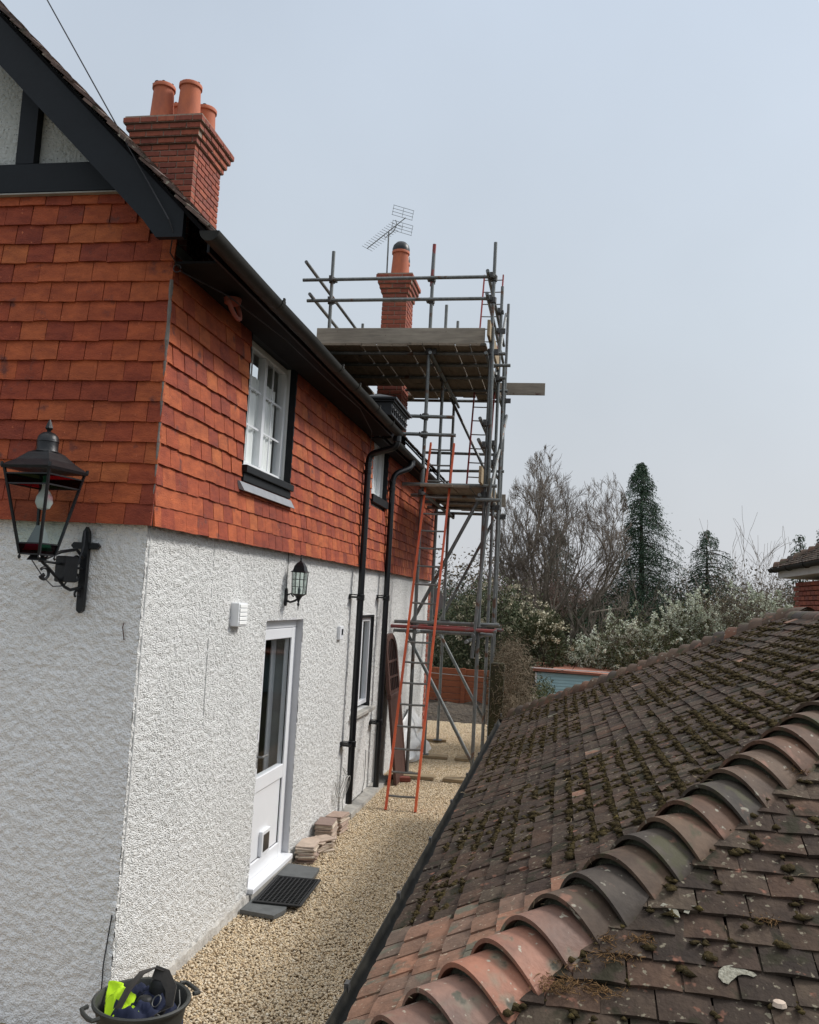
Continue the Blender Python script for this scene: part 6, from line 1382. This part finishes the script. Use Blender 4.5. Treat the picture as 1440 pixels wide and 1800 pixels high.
rh = bush('rhododendron', 'large dark rhododendron with pale flower heads behind the scaffold', (0.55, 18.2, 1.25), (1.45, 1.3, 1.45), 19000, 0.08, 'leaf_rhodo', 51)
q = np.random.default_rng(52); fl = []
for i in range(150):
    c = ellipsoid_pts(1, (0.55, 18.2, 1.25), (1.45, 1.3, 1.5), 600 + i, 0.93, 0.3)[0]
    if c[2] < 0.75: continue
    fl.append(c + q.normal(0, 0.035, (26, 3)))
leafobj('flower_heads', np.concatenate(fl), 0.05, 'petal_cream', rh, seed=5, aspect=1.2)
rh2 = bush('rhododendron', 'lighter brownish rhododendron with round cream flower heads by the blue shed', (1.75, 17.2, 1.15), (0.72, 0.8, 0.95), 6500, 0.085, 'leaf_rhodo', 55)
fl = []
for i in range(75):
    c = ellipsoid_pts(1, (1.75, 17.2, 1.2), (0.72, 0.8, 0.95), 900 + i, 0.95, 0.25)[0]
    if c[2] < 0.8: continue
    fl.append(c + q.normal(0, 0.038, (30, 3)))
leafobj('flower_heads', np.concatenate(fl), 0.05, 'petal_cream', rh2, seed=6, aspect=1.2)
bush('evergreen_shrub', 'dark evergreen mass behind the house end and scaffold foot', (-1.0, 19.5, 1.1), (1.3, 1.2, 1.55), 11000, 0.07, 'leaf_conifer', 57)
bush('evergreen_shrub', 'dark undergrowth below the tall conifer', (4.6, 24.5, 0.9), (2.0, 1.4, 1.7), 13000, 0.09, 'leaf_conifer', 58)
bush('evergreen_shrub', 'olive green bush above the blue shed roof', (3.2, 19.0, 0.5), (1.5, 1.0, 0.75), 8000, 0.07, 'leaf_olive', 59)
bush('evergreen_shrub', 'dark undergrowth behind the big bare tree trunks', (2.2, 26.2, 0.8), (2.2, 1.0, 1.6), 10000, 0.13, 'leaf_rhodo', 60)
bush('evergreen_shrub', 'olive undergrowth between blossom and smaller conifer', (6.8, 22.5, 0.9), (2.2, 1.2, 1.7), 10000, 0.10, 'leaf_olive', 61)
def blossom(label, c, r, seed, nst=260, m='leaf_olive', up=0.5):
    t = thing('blossom_shrub', label, 'shrub', (c[0], c[1], GZ)); q = np.random.default_rng(seed); tw = Twigs(); P = []
    S = ellipsoid_pts(nst, c, np.array(r) * 0.85, seed, 0.35, 0.4); S = S[S[:, 2] > GZ]
    for p in S:
        d = q.normal(0, 1, 3); d[2] = abs(d[2]) * 0.7 + up; d /= np.linalg.norm(d); L_ = q.uniform(0.25, 0.6); bloom = q.random() < (0.22 + 0.6 * (math.sin(p[0] * 3.1 + p[2] * 2.7 + seed) > 0.1))
        for k in range(5):
            e_ = p + d * L_ / 5; tw.seg(p, e_, 0.006, 0.004)
            if bloom and k > 0: P.append(p + (e_ - p) * q.random((11, 1)) + q.normal(0, 0.018, (11, 3)))
            p = e_; d = d + q.normal(0, .18, 3); d /= np.linalg.norm(d)
    link('stems', tw.mesh('stems', 3, t.location), 'twig', t); leafobj('blossom', np.concatenate(P), 0.045, 'petal', t, seed=seed, aspect=1.3)
    leafobj('foliage', ellipsoid_pts(nst * 22, c, r, seed + 3, 0.25, 0.4), 0.055, m, t, seed=seed + 2, aspect=2.4)
blossom('white blossom shrub behind the middle of the garage hip', (3.9, 17.6, 1.15), (1.1, 0.9, 1.0), 71, 300)
blossom('white blossom shrub above the blue shed corner', (2.9, 18.0, 0.85), (0.75, 0.6, 0.6), 72, 130)
blossom('large pale blossom shrub climbing towards the outbuilding gutter', (6.6, 18.4, 1.75), (1.7, 1.0, 1.25), 73, 620, m='leaf_brown')
blossom('pale blossom shrub beneath the smaller conifer', (5.2, 18.2, 1.35), (1.0, 0.9, 1.05), 74, 300)
blossom('blossom shrub directly behind the outbuilding gutter end', (7.4, 16.8, 2.0), (0.85, 0.8, 0.95), 75, 230, m='leaf_brown')
# far woods on the horizon
V_ = []; 
P = np.concatenate([ellipsoid_pts(3600, (xx, 62 + 6 * math.sin(xx), 1.8), (4.2, 3, 3.4 + 1.2 * math.sin(xx * 1.7)), 80 + i, 0.2, 0.3) for i, xx in enumerate(np.arange(-16, 40, 4.5))])
P = P[P[:, 2] > GZ]; leafobj('distant_woods', P, 0.26, 'leaf_brown', None, 'stuff', seed=9, aspect=2.5)
P = np.concatenate([ellipsoid_pts(4200, (xx, 44, 0.8), (3.4, 2, 2.3), 120 + i, 0.2, 0.3) for i, xx in enumerate(np.arange(-8, 26, 3.4))])
P = P[P[:, 2] > GZ]; leafobj('distant_hedge', P, 0.17, 'leaf_rhodo', None, 'stuff', seed=10, aspect=2.5)
# a thin mast far away
g = G(); g.tube([(0, 0, 0), (0, 0, 5.6)], 0.03, 6); g.tube([(-0.45, 0, 5.45), (0.5, 0, 5.5)], 0.018, 5); g.tube([(-0.4, 0, 5.1), (-0.45, 0, 5.75)], 0.015, 5)
o = obj('distant_mast', g, 'cable_dark'); o.location = (-1.35, 40, GZ); tag(o, 'thin distant aerial mast seen against the sky through the scaffold', 'mast')

for o in bpy.data.objects:
    if '_abs' in o: del o['_abs']
